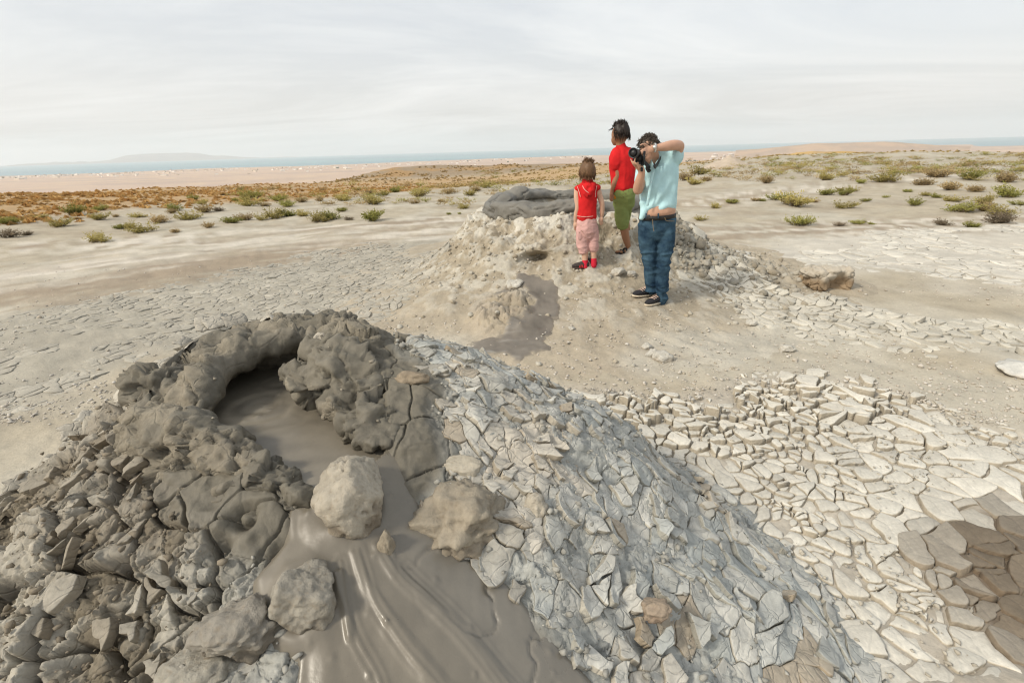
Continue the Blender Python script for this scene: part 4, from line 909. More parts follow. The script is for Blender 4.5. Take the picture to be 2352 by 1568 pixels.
def boulder(name, label, cat, P0, r, seed, top, low, planes=16, rough_=.05, crackd=.03, sub=5, mat=None, sink=0.0, yaw=0.0, thick_mod=None, group=None):
    rg = np.random.default_rng(seed); V0, F0 = ell((0, 0, 0), 1.0, None, sub); nrm = rg.normal(size=(planes, 3)); nrm /= np.linalg.norm(nrm, axis=1)[:, None]; hh = .72 + .28 * rg.random(planes)
    dt = np.maximum(V0 @ nrm.T, .05); rad = np.minimum(np.power(np.sum(np.power(dt / hh, 28), 1), -1 / 28.0), 1.12)
    q = V0 * rad[:, None]; f1, f2, cid = vor3((q + fbm3(q * 2, 2, seed)[:, None] * .15) * 2.6 + seed, seed); ck = 1 - sstep(0, .05, f2 - f1)
    lumpy = fbm3(q * 2.2 + seed, 5, seed + 1); pit = fbm3(q * 9 + seed, 3, seed + 2)
    q = q * (1 + lumpy * rough_ * 2.4 + (cid - .5) * rough_ * .8 + pit * rough_ * .7 - ck * crackd * sstep(-.1, .2, fbm3(q * 1.5 + seed, 2, seed + 5)))[:, None]
    r = np.array([r, r, r] if np.isscalar(r) else r, float); q = q * r
    ca, sa = math.cos(yaw), math.sin(yaw); q = q @ np.array([[ca, sa, 0], [-sa, ca, 0], [0, 0, 1]])
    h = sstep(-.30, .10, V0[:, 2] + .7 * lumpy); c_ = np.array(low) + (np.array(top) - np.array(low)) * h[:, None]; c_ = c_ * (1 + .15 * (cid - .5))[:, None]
    c_ = c_ + (np.array([.22, .18, .13]) - c_) * (ck * .5)[:, None]
    return link(name, make_mesh(name, q, F0, True, c_, [mat or M_rock]), None, label, cat, group, None, P0)
def on1(u, v, up=0.0): p = cast(u, v, lambda x, y: H_m1(x, y)); return Vector((p[0], p[1], p[2] + up))
boulder('rock', 'round cracked pale boulder in the middle of the liquid mud flow below the crater', 'rock', on1(811, 1165, .035), (.108, .105, .118), 3, (.355, .32, .26), (.20, .17, .13), rough_=.06, crackd=.10, planes=13)
boulder('rock', 'grey angular rock at the left edge of the mud flow, below the round boulder', 'rock', on1(698, 1388, .025), (.083, .08, .082), 8, (.27, .25, .21), (.16, .14, .11), rough_=.08, planes=9)
boulder('rock', 'rough grey slab of mud left of the angular rock, near the bottom edge', 'rock', on1(550, 1446, .01), (.092, .088, .055), 12, (.25, .23, .195), (.17, .15, .12), rough_=.11, planes=9, yaw=.6)
boulder('mud_lump', 'big crumbly tan lump of dried mud on the right bank of the flow', 'mud lump', on1(1062, 1180, -.015), (.155, .15, .095), 21, (.28, .245, .19), (.20, .17, .13), rough_=.14, planes=10, yaw=.4, crackd=.06)
boulder('rock', 'long pale stone above the crumbly lump on the right bank', 'rock', on1(1060, 1075, .005), (.085, .034, .034), 25, (.38, .345, .28), (.30, .26, .20), rough_=.08, planes=9, yaw=-.25, sub=4)
boulder('mud_shard', 'upright tan shard of mud standing in the flow below the round boulder', 'mud shard', on1(888, 1262, .0), (.022, .026, .07), 31, (.29, .25, .19), (.22, .19, .145), rough_=.09, planes=9, sub=4, yaw=.3)
boulder('rock', 'big pale lump of mud at the bottom edge left of the flow', 'rock', on1(455, 1540, -.01), (.085, .075, .045), 33, (.30, .28, .235), (.21, .185, .145), rough_=.10, planes=10)
boulder('stone', 'small crumbly pale stone on top of the near crater rim', 'stone', Vector(at_z(737, 786, .955)), (.040, .034, .034), 41, (.45, .41, .34), (.35, .31, .25), rough_=.16, planes=9, sub=4)
boulder('stone', 'tiny jagged stone on the near rim beside a larger pale stone', 'stone', Vector(at_z(768, 806, .93)), (.028, .018, .022), 43, (.40, .36, .30), (.33, .29, .23), rough_=.2, planes=7, sub=3)
boulder('stone', 'rounded stone stuck in the flakes on the right slope of the near mound', 'stone', on1(1228, 1180, .02), (.042, .036, .05), 45, (.42, .38, .31), (.36, .31, .25), rough_=.12, planes=9, sub=4)
boulder('stone', 'tan lump on the right slope above the rounded stone', 'stone', on1(945, 880, .02), (.06, .035, .03), 47, (.27, .22, .16), (.22, .18, .13), rough_=.12, planes=8, sub=4)
boulder('stone', 'small reddish stone low on the right slope of the near mound', 'stone', on1(1508, 1402, .005), (.042, .034, .034), 49, (.31, .25, .19), (.26, .20, .15), rough_=.12, planes=8, sub=4)
# crumbs lying on the near mound
sel = R_.choice(_tmpP.shape[0] * _tmpP.shape[1], 26000, replace=False); pp = _tmpP.reshape(-1, 3)[sel]; ww = wet1.reshape(-1)[sel]; ll = left1.reshape(-1)[sel]
okm = (ww < .6) & (KK1.reshape(-1)[sel] > .02) & (R_.random(len(sel)) < .20) & (pp[:, 1] > .3); pp = pp[okm]; ll = ll[okm]; n_ = len(pp)
cc = np.where(ll[:, None] > .5, np.array([.20, .17, .128]), np.array([.33, .32, .285])) * R_.uniform(.75, 1.2, (n_, 1)); clods('crumbs', volcano, OFF1, pp + np.array([0, 0, .012]), .003 + .012 * R_.random(n_) ** 3, cc, protos1, M_clod, .1); print('crumbs', n_)
nr2 = rimN; sel = np.nonzero((nr2[:, 2] > .35) & (R_.random(len(nr2)) < .007))[0]; pp = rimV[sel]; cc = np.array([.27, .24, .19]) * R_.uniform(.7, 1.5, (len(sel), 1)); clods('crumbs', volcano, OFF1, pp, .002 + .010 * R_.random(len(sel)) ** 4, cc, protos1, M_clod, .25)
# chips in the cracks of the right-hand field
n = 7000; cx_ = R_.uniform(Z_PLATE_R[:, 0].min(), 5, n); cy_ = R_.uniform(.6, 4.2, n); okm = (sdist(Z_PLATE_R, cx_, cy_) > 0) & (m1_z(cx_, cy_) < .05) & (fbm2(cx_ * 1.5, cy_ * 1.5, 3, 147) > -.1) & (sdist(Z_WET_R, cx_, cy_) < -.15); cx_, cy_ = cx_[okm], cy_[okm]
clods('chips', None, np.zeros(3), np.stack([cx_, cy_, H_g(cx_, cy_) + .003], 1), .003 + .010 * R_.random(len(cx_)) ** 3, np.array([.40, .365, .30]) * R_.uniform(.8, 1.15, (len(cx_), 1)), protos1, M_clod, .2)
def on0(u, v, up=0.0): p = cast(u, v, lambda x, y: np.maximum(H_g(x, y), H_m2(x, y))); return Vector((p[0], p[1], p[2] + up))
for (u, v, r, sd_, lab) in [(1418, 630, .075, 51, 'pale angular stone on the slope between the older boy and the man'), (1448, 632, .05, 52, 'low stone just right of the pale angular stone on the slope'), (1522, 826, .075, 53, 'grey-blue stone on the bare ground below the man, right of a pair'),
                            (1498, 818, .06, 54, 'left stone of the pair on the bare ground below the man'), (1485, 800, .045, 55, 'small stone behind the pair on the bare ground below the man'), (1725, 746, .05, 56, 'rounded stone on bare ground right of the man, alone'),
                            (1808, 806, .06, 57, 'rounded grey stone lying right of the trodden bare ground'), (1312, 757, .03, 58, 'small flat white stone on bare ground right of the seep'), (1182, 660, .09, 59, 'damp rounded knob of mud at the top of the seep')]:
    boulder('stone', lab, 'stone', on0(u, v, r * .35), (r, r * .85, r * .7), sd_, (.47, .45, .40), (.39, .35, .29), rough_=.09, planes=10, sub=4)
boulder('mud_slab', 'pale flat slab lying alone at the right edge of the picture', 'mud slab', on0(2345, 855, .03), (.17, .14, .05), 61, (.54, .53, .49), (.44, .40, .34), rough_=.05, planes=9, sub=4)
# the hollow-sided block on the right
hb = on0(1905, 668); hbv = np.array(hb); pr = []
for (dx_, dy_, dz, a, b, c_) in [(0, .1, .10, .24, .2, .14), (-.14, .12, .20, .17, .16, .08), (.05, .1, .22, .18, .16, .07), (.17, .08, .16, .09, .14, .13), (.20, .05, .06, .06, .10, .10), (0, .28, .10, .22, .2, .14)]:
    pr.append(ell(hbv + np.array([dx_, dy_, dz]), (a, b, c_)))
Vr, Fr = fuse(pr, .012, 3); nn_ = vnormals(Vr, Fr); lump = fbm3(Vr * 6, 5, 151); f1, f2, cid = vor3(Vr * 9, 152); Vr = Vr + nn_ * (lump * .05 + (cid - .5) * .03 - .02 * (1 - sstep(0, .1, f2 - f1)))[:, None]
dd_ = np.linalg.norm((Vr - hbv - np.array([.04, -.1, .08])) * np.array([.8, .8, 1.3]), axis=1); Vr = Vr + np.array([0, 1, 0]) * (.13 * np.exp(-(dd_ / .13) ** 2))[:, None]
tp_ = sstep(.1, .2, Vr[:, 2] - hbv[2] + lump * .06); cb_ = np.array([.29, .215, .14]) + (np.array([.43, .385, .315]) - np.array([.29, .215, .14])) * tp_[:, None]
link('mud_block', make_mesh('mud_block', Vr - hbv, Fr, True, cb_, [M_clod]), None, 'brown hollow-sided block of dried mud on the flats right of the far volcano', 'mud block', None, None, hb)
# ------------------------------------------------------------------ sea, far hills, mountains
m = new_mat('sea_water'); nt = m.node_tree; L = nt.links.new
out = N(nt, 'ShaderNodeOutputMaterial'); bs = N(nt, 'ShaderNodeBsdfPrincipled', i_Roughness=.35); bs.inputs['Specular IOR Level'].default_value = .25; L(bs.outputs[0], out.inputs[0])
tcn = N(nt, 'ShaderNodeTexCoord'); mpg = N(nt, 'ShaderNodeMapping'); mpg.inputs['Scale'].default_value = (.00012, .0004, 1); L(tcn.outputs['Object'], mpg.inputs[0])
na = N(nt, 'ShaderNodeTexNoise', i_Scale=1.0, i_Detail=5.0); L(mpg.outputs[0], na.inputs['Vector'])
cr = N(nt, 'ShaderNodeValToRGB'); cr.color_ramp.elements[0].color = (.07, .20, .25, 1); cr.color_ramp.elements[1].color = (.11, .27, .30, 1); cr.color_ramp.elements[0].position = .35; cr.color_ramp.elements[1].position = .65; L(na.outputs['Fac'], cr.inputs[0]); L(cr.outputs[0], bs.inputs['Base Color'])
FARX = 40000.0
aa = np.radians(np.linspace(-90, 90, 91)); rs_ = np.concatenate([[3500], np.geomspace(4500, 39500, 14)])
A_, B_ = np.meshgrid(aa, rs_, indexing='xy'); V = np.stack([B_ * np.sin(A_), B_ * np.cos(A_), np.full(A_.shape, SEA)], -1).reshape(-1, 3)
link('sea', make_mesh('sea', V, grid_faces(len(rs_), len(aa))[:, ::-1], True, None, [m]), kind='structure')
def ridge_mesh(name, prof, dist, zb, mat, depth, seed, colr, rough_=.15, kind='structure', n=160, rows=22):
    "a hill whose skyline passes through the given pixels at the given distance"
    us = np.linspace(prof[0][0], prof[-1][0], n); vs_ = np.interp(us, [p[0] for p in prof], [p[1] for p in prof])
    top = np.array([at_r(u, v, dist) for u, v in zip(us, vs_)]); V_ = []
    for k in np.linspace(-1, 1, rows):
        sc = 1 + k * depth / dist; xy = top[:, :2] * sc; w = np.cos(k * np.pi / 2) ** 1.3
        hgt = np.maximum(top[:, 2] - zb, 0); fr = 1 + rough_ * fbm2(xy[:, 0] / (depth * .35), xy[:, 1] / (depth * .35), 4, seed) * np.sin(abs(k) * np.pi)
        V_.append(np.concatenate([xy, (zb + hgt * w * fr - 2)[:, None]], 1))
    V_ = np.array(V_); cn = fbm2(V_[..., 0] / (depth * .3), V_[..., 1] / (depth * .12), 4, seed + 3); c_ = np.array(colr[0]) + (np.array(colr[1]) - np.array(colr[0])) * sstep(-.3, .3, cn)[..., None]
    return link(name, make_mesh(name, V_.reshape(-1, 3), grid_faces(rows, n)[:, ::-1], True, c_.reshape(-1, 3), [mat]), kind=kind)
M_far = mat_mud('far_earth', rough=1.0, grain=.02, bump=0.0, tint=.06, spec=0.0)
ridge_mesh('mountains', [(-700, 395), (-300, 388), (-60, 386), (10, 381), (60, 376), (110, 374), (128, 371), (140, 372.5), (160, 371.5), (170, 373), (182, 370), (205, 372), (250, 368), (290, 357), (330, 353.5), (370, 352), (430, 350.5), (462, 353), (490, 358), (515, 357.5), (560, 361), (600, 362.5), (640, 361), (660, 360), (690, 361), (740, 362.5)], 37000, SEA - 3, M_far, 1800, 201, ((.24, .20, .18), (.28, .235, .20)))
ridge_mesh('hills', [(1690, 345), (1740, 342), (1790, 337), (1840, 332), (1875, 329), (1920, 328.5), (1970, 326.5), (2030, 325), (2055, 326), (2100, 329.5), (2150, 333), (2230, 335.5)], 5200, PLAIN - 2, M_far, 700, 203, ((.44, .335, .25), (.36, .29, .235)))
ridge_mesh('hill', [(1800, 356), (1830, 348), (1870, 344.5), (1900, 346), (1940, 345), (1990, 348.5), (2060, 352), (2110, 356)], 1500, -90, M_far, 220, 205, ((.46, .31, .13), (.40, .29, .16)))
ridge_mesh('spur', [(2050, 360), (2090, 352), (2140, 347.5), (2200, 345.5), (2300, 344.5), (2352, 347), (2450, 346), (2700, 352)], 900, -60, M_far, 150, 207, ((.42, .33, .245), (.36, .285, .21)))

# ------------------------------------------------------------------ desert shrubs
M_leaf = new_mat('shrub_leaves'); nt = M_leaf.node_tree; L = nt.links.new
out = N(nt, 'ShaderNodeOutputMaterial'); df = N(nt, 'ShaderNodeBsdfDiffuse'); tr = N(nt, 'ShaderNodeBsdfTranslucent'); ms_ = N(nt, 'ShaderNodeMixShader', i_0=.28)
at = N(nt, 'ShaderNodeAttribute', attribute_name='Col'); oi = N(nt, 'ShaderNodeObjectInfo'); mr = N(nt, 'ShaderNodeMapRange', i_1=0.0, i_2=1.0, i_3=.78, i_4=1.25); L(oi.outputs['Random'], mr.inputs[0])
vm = N(nt, 'ShaderNodeVectorMath', operation='SCALE'); L(at.outputs['Color'], vm.inputs[0]); L(mr.outputs[0], vm.inputs['Scale'])
for s_ in (df, tr): L(vm.outputs[0], s_.inputs['Color'])
L(df.outputs[0], ms_.inputs[1]); L(tr.outputs[0], ms_.inputs[2]); L(ms_.outputs[0], out.inputs[0])
M_twig = mat_plain('shrub_twigs', (.20, .155, .11), .9, .2, 30)
def shrub_mesh(seed, kind, nst, nlf):
    "unit-wide shrub: many stems fanning out, small narrow leaves along them"
    rg = np.random.default_rng(seed); V_ = []; C_ = []; T_ = []; F_ = []; k = 0; t_k = 0; TF = []
    pal = {'green': ((.19, .20, .055), (.34, .32, .10)), 'yellow': ((.28, .245, .085), (.44, .37, .14)), 'dry': ((.31, .23, .12), (.44, .34, .18)), 'dark': ((.17, .14, .10), (.26, .21, .15))}[kind]
    lob = [(rg.normal() * .16, rg.normal() * .16, .7 + .6 * rg.random()) for _ in range(5)]
    for i in range(nst):
        lx, ly, lh = lob[rg.integers(5)]; a = rg.random() * 6.283; sp_ = rg.random() ** .6 * .36
        b0 = np.array([lx * .5, ly * .5, 0]); tip = np.array([lx + math.cos(a) * sp_, ly + math.sin(a) * sp_, (.20 + .30 * rg.random() * (1 - sp_)) * lh * 1.05])
        w = .006; T_ += [b0 + [w, 0, 0], b0 - [w, 0, 0], tip]; TF.append((t_k, t_k + 1, t_k + 2)); t_k += 3
        for j in range(nlf):
            t = .30 + .70 * rg.random(); p = b0 + (tip - b0) * t + rg.normal(size=3) * .022; d = (tip - b0) / np.linalg.norm(tip - b0) * .6 + rg.normal(size=3) * .55; d[2] = abs(d[2]) * .8 + .1; d /= np.linalg.norm(d)
            sd_ = np.cross(d, rg.normal(size=3)); sd_ /= np.linalg.norm(sd_) + 1e-6; ln = .045 + .05 * rg.random(); wd = .011 + .012 * rg.random()
            V_ += [p - sd_ * wd, p + sd_ * wd, p + d * ln]; F_.append((k, k + 1, k + 2)); k += 3
            mixv = rg.random() * .65 + .35 * (p[2] > .2); c_ = np.array(pal[0]) * (1 - mixv) + np.array(pal[1]) * mixv
            if t < .45 and kind != 'dark': c_ = c_ * .4 + np.array([.23, .17, .09]) * .6
            C_ += [c_] * 3
    fol = make_mesh('shrub', np.array(V_), np.array(F_), False, np.array(C_), [M_leaf]); tw = make_mesh('stems', np.array(T_), np.array(TF), False, None, [M_twig]); return fol, tw
SH = {kd: [shrub_mesh(300 + i * 7 + len(kd), kd, 95, 11) for i in range(3)] for kd in ('green', 'yellow', 'dry', 'dark')}
SHF = {kd: [shrub_mesh(400 + i * 7 + len(kd), kd, 26, 7) for i in range(3)] for kd in ('green', 'yellow', 'dry')}
R_ = np.random.default_rng(77)
def put_shrub(u, v, w, kind, tall=1.0, label=None, group=None, near=True, P0=None):
    p = cast(u, v) if P0 is None else P0; zf = project(p)[2][0]; s = w * 1.10 * zf / 1110.0
    me, tw = (SH if near else SHF)[kind][R_.integers(3)]
    o = link('shrub', me, None, label, 'shrub', group, None, Vector((p[0], p[1], p[2] - .03 * s))); o.rotation_euler = (0, 0, R_.random() * 6.283); o.scale = (s * 1.15, s * R_.uniform(.9, 1.3), s * tall * (.65 + .35 * R_.random()))
    if near: link('stems', tw, o)
    return o
LST = [(20, 514, 50, 'green'), (133, 521, 42, 'yellow'), (92, 502, 30, 'yellow'), (164, 494, 52, 'green'), (236, 483, 32, 'green'), (224, 505, 40, 'yellow'), (263, 499, 18, 'dry'), (321, 500, 32, 'yellow'), (405, 483, 34, 'green'), (395, 490, 30, 'dry'),
       (359, 512, 50, 'dry'), (440, 504, 50, 'yellow'), (335, 533, 48, 'yellow'), (275, 526, 28, 'green'), (300, 524, 32, 'yellow'), (405, 533, 26, 'dry'), (226, 557, 50, 'yellow'), (479, 523, 28, 'dry'), (441, 461, 28, 'green'), (468, 470, 28, 'yellow'), (472, 487, 40, 'dry'), (505, 485, 26, 'dark'),
       (535, 512, 44, 'green'), (562, 505, 44, 'dry'), (600, 506, 34, 'yellow'), (629, 502, 48, 'yellow'), (665, 496, 44, 'green'), (695, 496, 34, 'yellow'), (735, 510, 48, 'yellow'), (765, 503, 50, 'green'), (785, 486, 30, 'green'), (800, 506, 24, 'dark'), (581, 456, 40, 'green'), (565, 462, 30, 'yellow'), (581, 473, 40, 'yellow'), (610, 474, 26, 'dry'), (660, 475, 45, 'green'), (694, 465, 30, 'dry'), (738, 463, 28, 'dry'), (790, 460, 32, 'yellow'), (547, 463, 26, 'green'), (640, 462, 34, 'green'), (27, 545, 52, 'dark'), (60, 540, 26, 'dark'),
       (788, 462, 34, 'yellow'), (853, 470, 40, 'yellow'), (962, 452, 42, 'yellow'), (875, 450, 32, 'yellow'), (845, 448, 28, 'dry'), (908, 442, 34, 'green'), (954, 468, 28, 'dry'), (1032, 445, 38, 'dry'), (1013, 464, 20, 'dry'), (1079, 450, 32, 'yellow'), (1066, 480, 32, 'yellow'), (1055, 492, 12, 'green'), (1031, 493, 16, 'green'), (1095, 440, 30, 'dry'), (1120, 432, 30, 'yellow'),
       (1642, 479, 26, 'yellow'), (1680, 467, 36, 'green'), (1612, 506, 28, 'yellow'), (1755, 421, 38, 'dry'), (1750, 463, 22, 'green'), (1735, 462, 22, 'dry'), (1793, 460, 45, 'green'), (1814, 472, 62, 'yellow'), (1846, 462, 24, 'dry'), (1867, 465, 24, 'dry'), (1897, 448, 42, 'green'), (1931, 439, 22, 'yellow'), (1942, 449, 36, 'green'), (1959, 441, 26, 'yellow'), (1933, 478, 42, 'yellow'), (1841, 518, 50, 'green'), (1929, 520, 26, 'dark'), (1966, 515, 26, 'green'), (2001, 516, 18, 'green'), (1989, 463, 24, 'green'), (2033, 455, 14, 'green'),
       (2100, 472, 42, 'green'), (2084, 442, 24, 'green'), (2148, 455, 28, 'green'), (2125, 450, 26, 'yellow'), (1977, 421, 30, 'green'), (2040, 419, 60, 'yellow'), (2118, 426, 50, 'dry'), (2182, 437, 45, 'dry'), (2180, 463, 40, 'yellow'), (2206, 488, 68, 'green'), (2258, 485, 50, 'dry'), (2263, 470, 42, 'yellow'), (2295, 495, 60, 'yellow'), (2285, 512, 60, 'dark'), (2226, 522, 38, 'green'), (2312, 453, 56, 'green'), (2347, 472, 34, 'green'), (2150, 407, 56, 'dry'), (2217, 412, 45, 'green'), (2298, 419, 56, 'dry'), (1892, 414, 42, 'yellow'), (1600, 402, 40, 'yellow'), (1575, 415, 44, 'dry'), (1590, 424, 40, 'yellow'), (1620, 416, 30, 'dry'), (2240, 440, 40, 'dry'), (1985, 512, 16, 'dark'), (2165, 518, 34, 'dark')]
SPOT = {(20, 514): 'green shrub cut by the left edge of the picture', (226, 557): 'yellow-green shrub nearest the tracks on the left', (1841, 518): 'bushy green shrub standing alone on bare ground right of the man', (27, 545): 'dark dry twiggy shrub at the left edge', (1612, 506): 'small yellow shrub just right of the man\'s hip', (133, 521): 'low yellow-green shrub second from the left edge', (2206, 488): 'wide green shrub near the right edge, in front of a bare twiggy one'}
LAB = {'green': 'low green desert shrub on the pale plain', 'yellow': 'low yellow-green desert shrub on the pale plain', 'dry': 'low straw-brown desert shrub on the pale plain', 'dark': 'low dark leafless desert shrub on the pale plain'}
ORD = ['first', 'second', 'third', 'fourth', 'fifth', 'sixth', 'seventh', 'eighth', 'ninth', 'tenth', 'eleventh', 'twelfth', 'thirteenth', 'fourteenth', 'fifteenth', 'sixteenth', 'seventeenth', 'eighteenth', 'nineteenth', 'twentieth']
CW = {'green': 'green', 'yellow': 'yellow-green', 'dry': 'straw-brown', 'dark': 'dark leafless'}; bins = {}
for e_ in LST: bins.setdefault((e_[3], 'left' if e_[0] < 1200 else 'right', e_[1] > (490 if e_[0] < 1200 else 445)), []).append(e_)
for (kd, sd_, nr), es in bins.items():
    for i, (u, v, w, _) in enumerate(sorted(es)):
        lab = SPOT.get((u, v)) or f"{'wide' if w > 42 else 'small'} {CW[kd]} shrub, {ORD[i]} of its colour from left, {'nearer' if nr else 'farther'} scrub {sd_} of volcano"
        put_shrub(u, v, w, kd, 1.0, lab, CW[kd] + ' shrubs on the plain')
for w_, t_ in ((52, 1.5),): put_shrub(857, 508, w_, 'green', 1.45, 'tall rounded green bush left of the far volcano', None)
# smaller ones, thickening with distance on the right and behind the far volcano
cand = []
while len(cand) < 185:
    u = R_.uniform(1560, 2400) if R_.random() < .72 else R_.uniform(540, 1560); v = R_.uniform(356, 418) if u > 1560 else R_.uniform(400, 452)
    if u < 1560 and v < 405 + (1560 - u) * .028: continue
    if R_.random() > (.35 + .65 * (fbm2(np.array([u / 60.0]), np.array([v / 12.0]), 3, 211)[0] > -.05)): continue
    p = cast(u, v); r = math.hypot(p[0], p[1])
    if r > 80: continue
    cand.append((u, v, p, r))
for (u, v, p, r) in cand:
    kd = ('yellow', 'green', 'dry', 'dry')[R_.integers(4)]; w = R_.uniform(.55, 1.25) / r * 1110
    put_shrub(u, v, min(w, 44), kd, .8, {'green': 'small green shrub in the scrub towards the plateau edge', 'yellow': 'small yellowish shrub in the scrub towards the plateau edge', 'dry': 'small brown shrub in the scrub towards the plateau edge'}[kd], 'distant ' + kd + ' scrub', near=False, P0=p)
# the uncountable rest: low rust-brown herbs on the slope, dots of scrub on the hill
n = 24000; az_ = np.radians(R_.uniform(-52, 52, n)); r_ = np.exp(R_.uniform(math.log(17), math.log(96), n)); x_ = r_ * np.sin(az_); y_ = r_ * np.cos(az_); ud = np.degrees(az_)
r_on = np.interp(ud, [-60, -45, -30, -18, -8, 0, 8, 20, 60], [17, 19, 24, 28, 30, 34, 46, 52, 60]); E_ = np.interp(az_, _ta[:, 0], _ta[:, 1])
hillm = (r_ > 66) & (ud > -24); ok = (r_ > r_on + R_.normal(size=n) * 1.5) & (r_ < E_) & ((fbm2(x_ * .5, y_ * .5, 3, 221) > -.15) | hillm) & (~hillm | (fbm2(x_ * .22, y_ * .22, 3, 222) > .02))
x_, y_, r_, ud, hillm = x_[ok], y_[ok], r_[ok], ud[ok], hillm[ok]; z_ = ground_z(x_, y_); n = len(x_)
s_ = R_.uniform(.07, .20, n) * np.where(hillm, 1.7, 1.0); Vh = []; 
base = np.array([[-1, 0, 0], [1, 0, 0], [0, .2, .5], [0, -1, 0], [0, 1, 0], [.2, 0, .5], [-.7, -.7, 0], [.7, .7, 0], [-.2, .2, .55], [.7, -.7, 0], [-.7, .7, 0], [.1, -.2, .45]], float)
rot = R_.random(n) * 6.283; ca, sa = np.cos(rot), np.sin(rot); B3 = np.repeat(base[None], n, 0); jx = R_.normal(size=(n, 12, 3)) * .18
X3 = B3[..., 0] * ca[:, None] - B3[..., 1] * sa[:, None]; Y3 = B3[..., 0] * sa[:, None] + B3[..., 1] * ca[:, None]
Vh = (np.stack([X3, Y3, B3[..., 2]], -1) + jx) * s_[:, None, None] + np.stack([x_, y_, z_ - .01], -1)[:, None, :]
mixc = R_.random((n, 1)); left_r = (ud < -8)[:, None]
ch = np.where(left_r, np.array([.48, .27, .10]) * (1 - mixc) + np.array([.58, .39, .17]) * mixc, np.array([.42, .31, .14]) * (1 - mixc) + np.array([.52, .40, .19]) * mixc); ch = np.where(hillm[:, None], np.array([.36, .26, .13]) * (1 - mixc) + np.array([.46, .33, .16]) * mixc, ch); drk = R_.random((n, 1)) < .06; ch = np.where(drk, ch * .6, ch)
link('rust_coloured_herbs', make_mesh('herbs', Vh.reshape(-1, 3), np.arange(n * 12).reshape(-1, 3), False, np.repeat(ch, 12, 0), [M_leaf]), None, 'rust-brown low herbs covering the slope', 'herbs', None, 'stuff')
# scrub too thick to count
sv = [(m_[0], np.array([v.co[:] for v in m_[0].vertices]), np.array([c.color[:3] for c in m_[0].color_attributes['Col'].data])) for kd in ('yellow', 'dry', 'green', 'dry') for m_ in SHF[kd]]
Vs = []; Cs = []; cnt = 0
while cnt < 520:
    q_ = R_.random()
    if q_ < .62: u, v = R_.uniform(1560, 2450), R_.uniform(352, 402)
    elif q_ < .82: u, v = R_.uniform(1080, 1560), R_.uniform(392, 428)
    else: u, v = R_.uniform(520, 1080), R_.uniform(428, 474)
    if fbm2(np.array([u / 70.0]), np.array([v / 9.0]), 3, 215)[0] < -.08: continue
    p = cast(u, v); r = math.hypot(p[0], p[1])
    if r > 85: continue
    _, V0, C0 = sv[R_.integers(len(sv))]; s = R_.uniform(.35, .95); a = R_.random() * 6.283; ca, sa = math.cos(a), math.sin(a)
    Vs.append(V0 @ np.array([[ca, sa, 0], [-sa, ca, 0], [0, 0, 1]]) * np.array([s * 1.15, s * 1.15, s * .52]) + p); Cs.append(C0 * R_.uniform(.75, 1.2)); cnt += 1
Vs = np.concatenate(Vs); link('scrub', make_mesh('scrub', Vs, np.arange(len(Vs)).reshape(-1, 3), False, np.concatenate(Cs), [M_leaf]), None, 'low desert scrub merging into bands towards the horizon', 'scrub', None, 'stuff')
# pale conical heap on the edge of the plateau
hp = cast(1672, 384); hpr = math.hypot(hp[0], hp[1]); kx = np.linspace(-1, 1, 60); A_, B_ = np.meshgrid(kx, kx, indexing='ij'); sc_ = hpr * 52 / 1110; rad = np.hypot(A_, B_)
Z_ = np.clip(1 - rad, -.1, 1) ** 1.0 * sc_ * .42 * (1 + .15 * fbm2(A_ * 4, B_ * 4, 3, 231)); V = np.stack([A_ * sc_, B_ * sc_, np.nan_to_num(Z_, nan=-.02) - .03], -1).reshape(-1, 3)
link('mud_heap', make_mesh('mud_heap', V, grid_faces(60, 60), True, np.repeat(np.array([[.43, .36, .285]]), 3600, 0), [M_ground]), None, 'small bare conical heap of earth in front of the storage tanks', 'earth heap', None, None, Vector(hp))

# ------------------------------------------------------------------ coastal village, tanks, trees, road
M_wall = mat_plain('house_wall', (.74, .66, .54), .9, .15, .3); M_wall2 = mat_plain('house_wall_white', (.82, .79, .73), .9, .12, .3); M_roof = mat_plain('house_roof', (.55, .50, .44), .8, .2, .3); M_roof2 = mat_plain('house_roof_brown', (.34, .25, .19), .8, .2, .3)
def house_mesh(w, d, h, rf, wall, roof):
    V_ = [(-w, -d, -3), (w, -d, -3), (w, d, -3), (-w, d, -3), (-w, -d, h), (w, -d, h), (w, d, h), (-w, d, h), (-w * 1.05, -d * 1.1, h), (w * 1.05, -d * 1.1, h), (w * 1.05, d * 1.1, h), (-w * 1.05, d * 1.1, h), (-w * .7, 0, h + rf), (w * .7, 0, h + rf)]
    F_ = [(0, 1, 5, 4), (1, 2, 6, 5), (2, 3, 7, 6), (3, 0, 4, 7), (8, 9, 13, 12), (9, 10, 13), (10, 11, 12, 13), (11, 8, 12)]
    wl = make_mesh('wall', np.array(V_, float), F_[:4], False, None, [wall]); rf_ = make_mesh('roof', np.array(V_, float), F_[4:], False, None, [roof]); return wl, rf_
HM = [house_mesh(9, 6, 6, 3, M_wall, M_roof2), house_mesh(11, 7, 6, 2.5, M_wall2, M_roof), house_mesh(7, 6, 8, 3, M_wall2, M_roof2), house_mesh(14, 7, 5, 2, M_wall, M_roof), house_mesh(6, 5, 5, 2, M_wall2, M_roof)]
def coast_r(az): return np.interp(az, _ca[:, 0], _ca[:, 1])
M_tree = mat_plain('far_tree_leaves', (.06, .085, .04), .95, .3, .5); M_trunk = mat_plain('far_tree_trunk', (.10, .08, .06), .95)
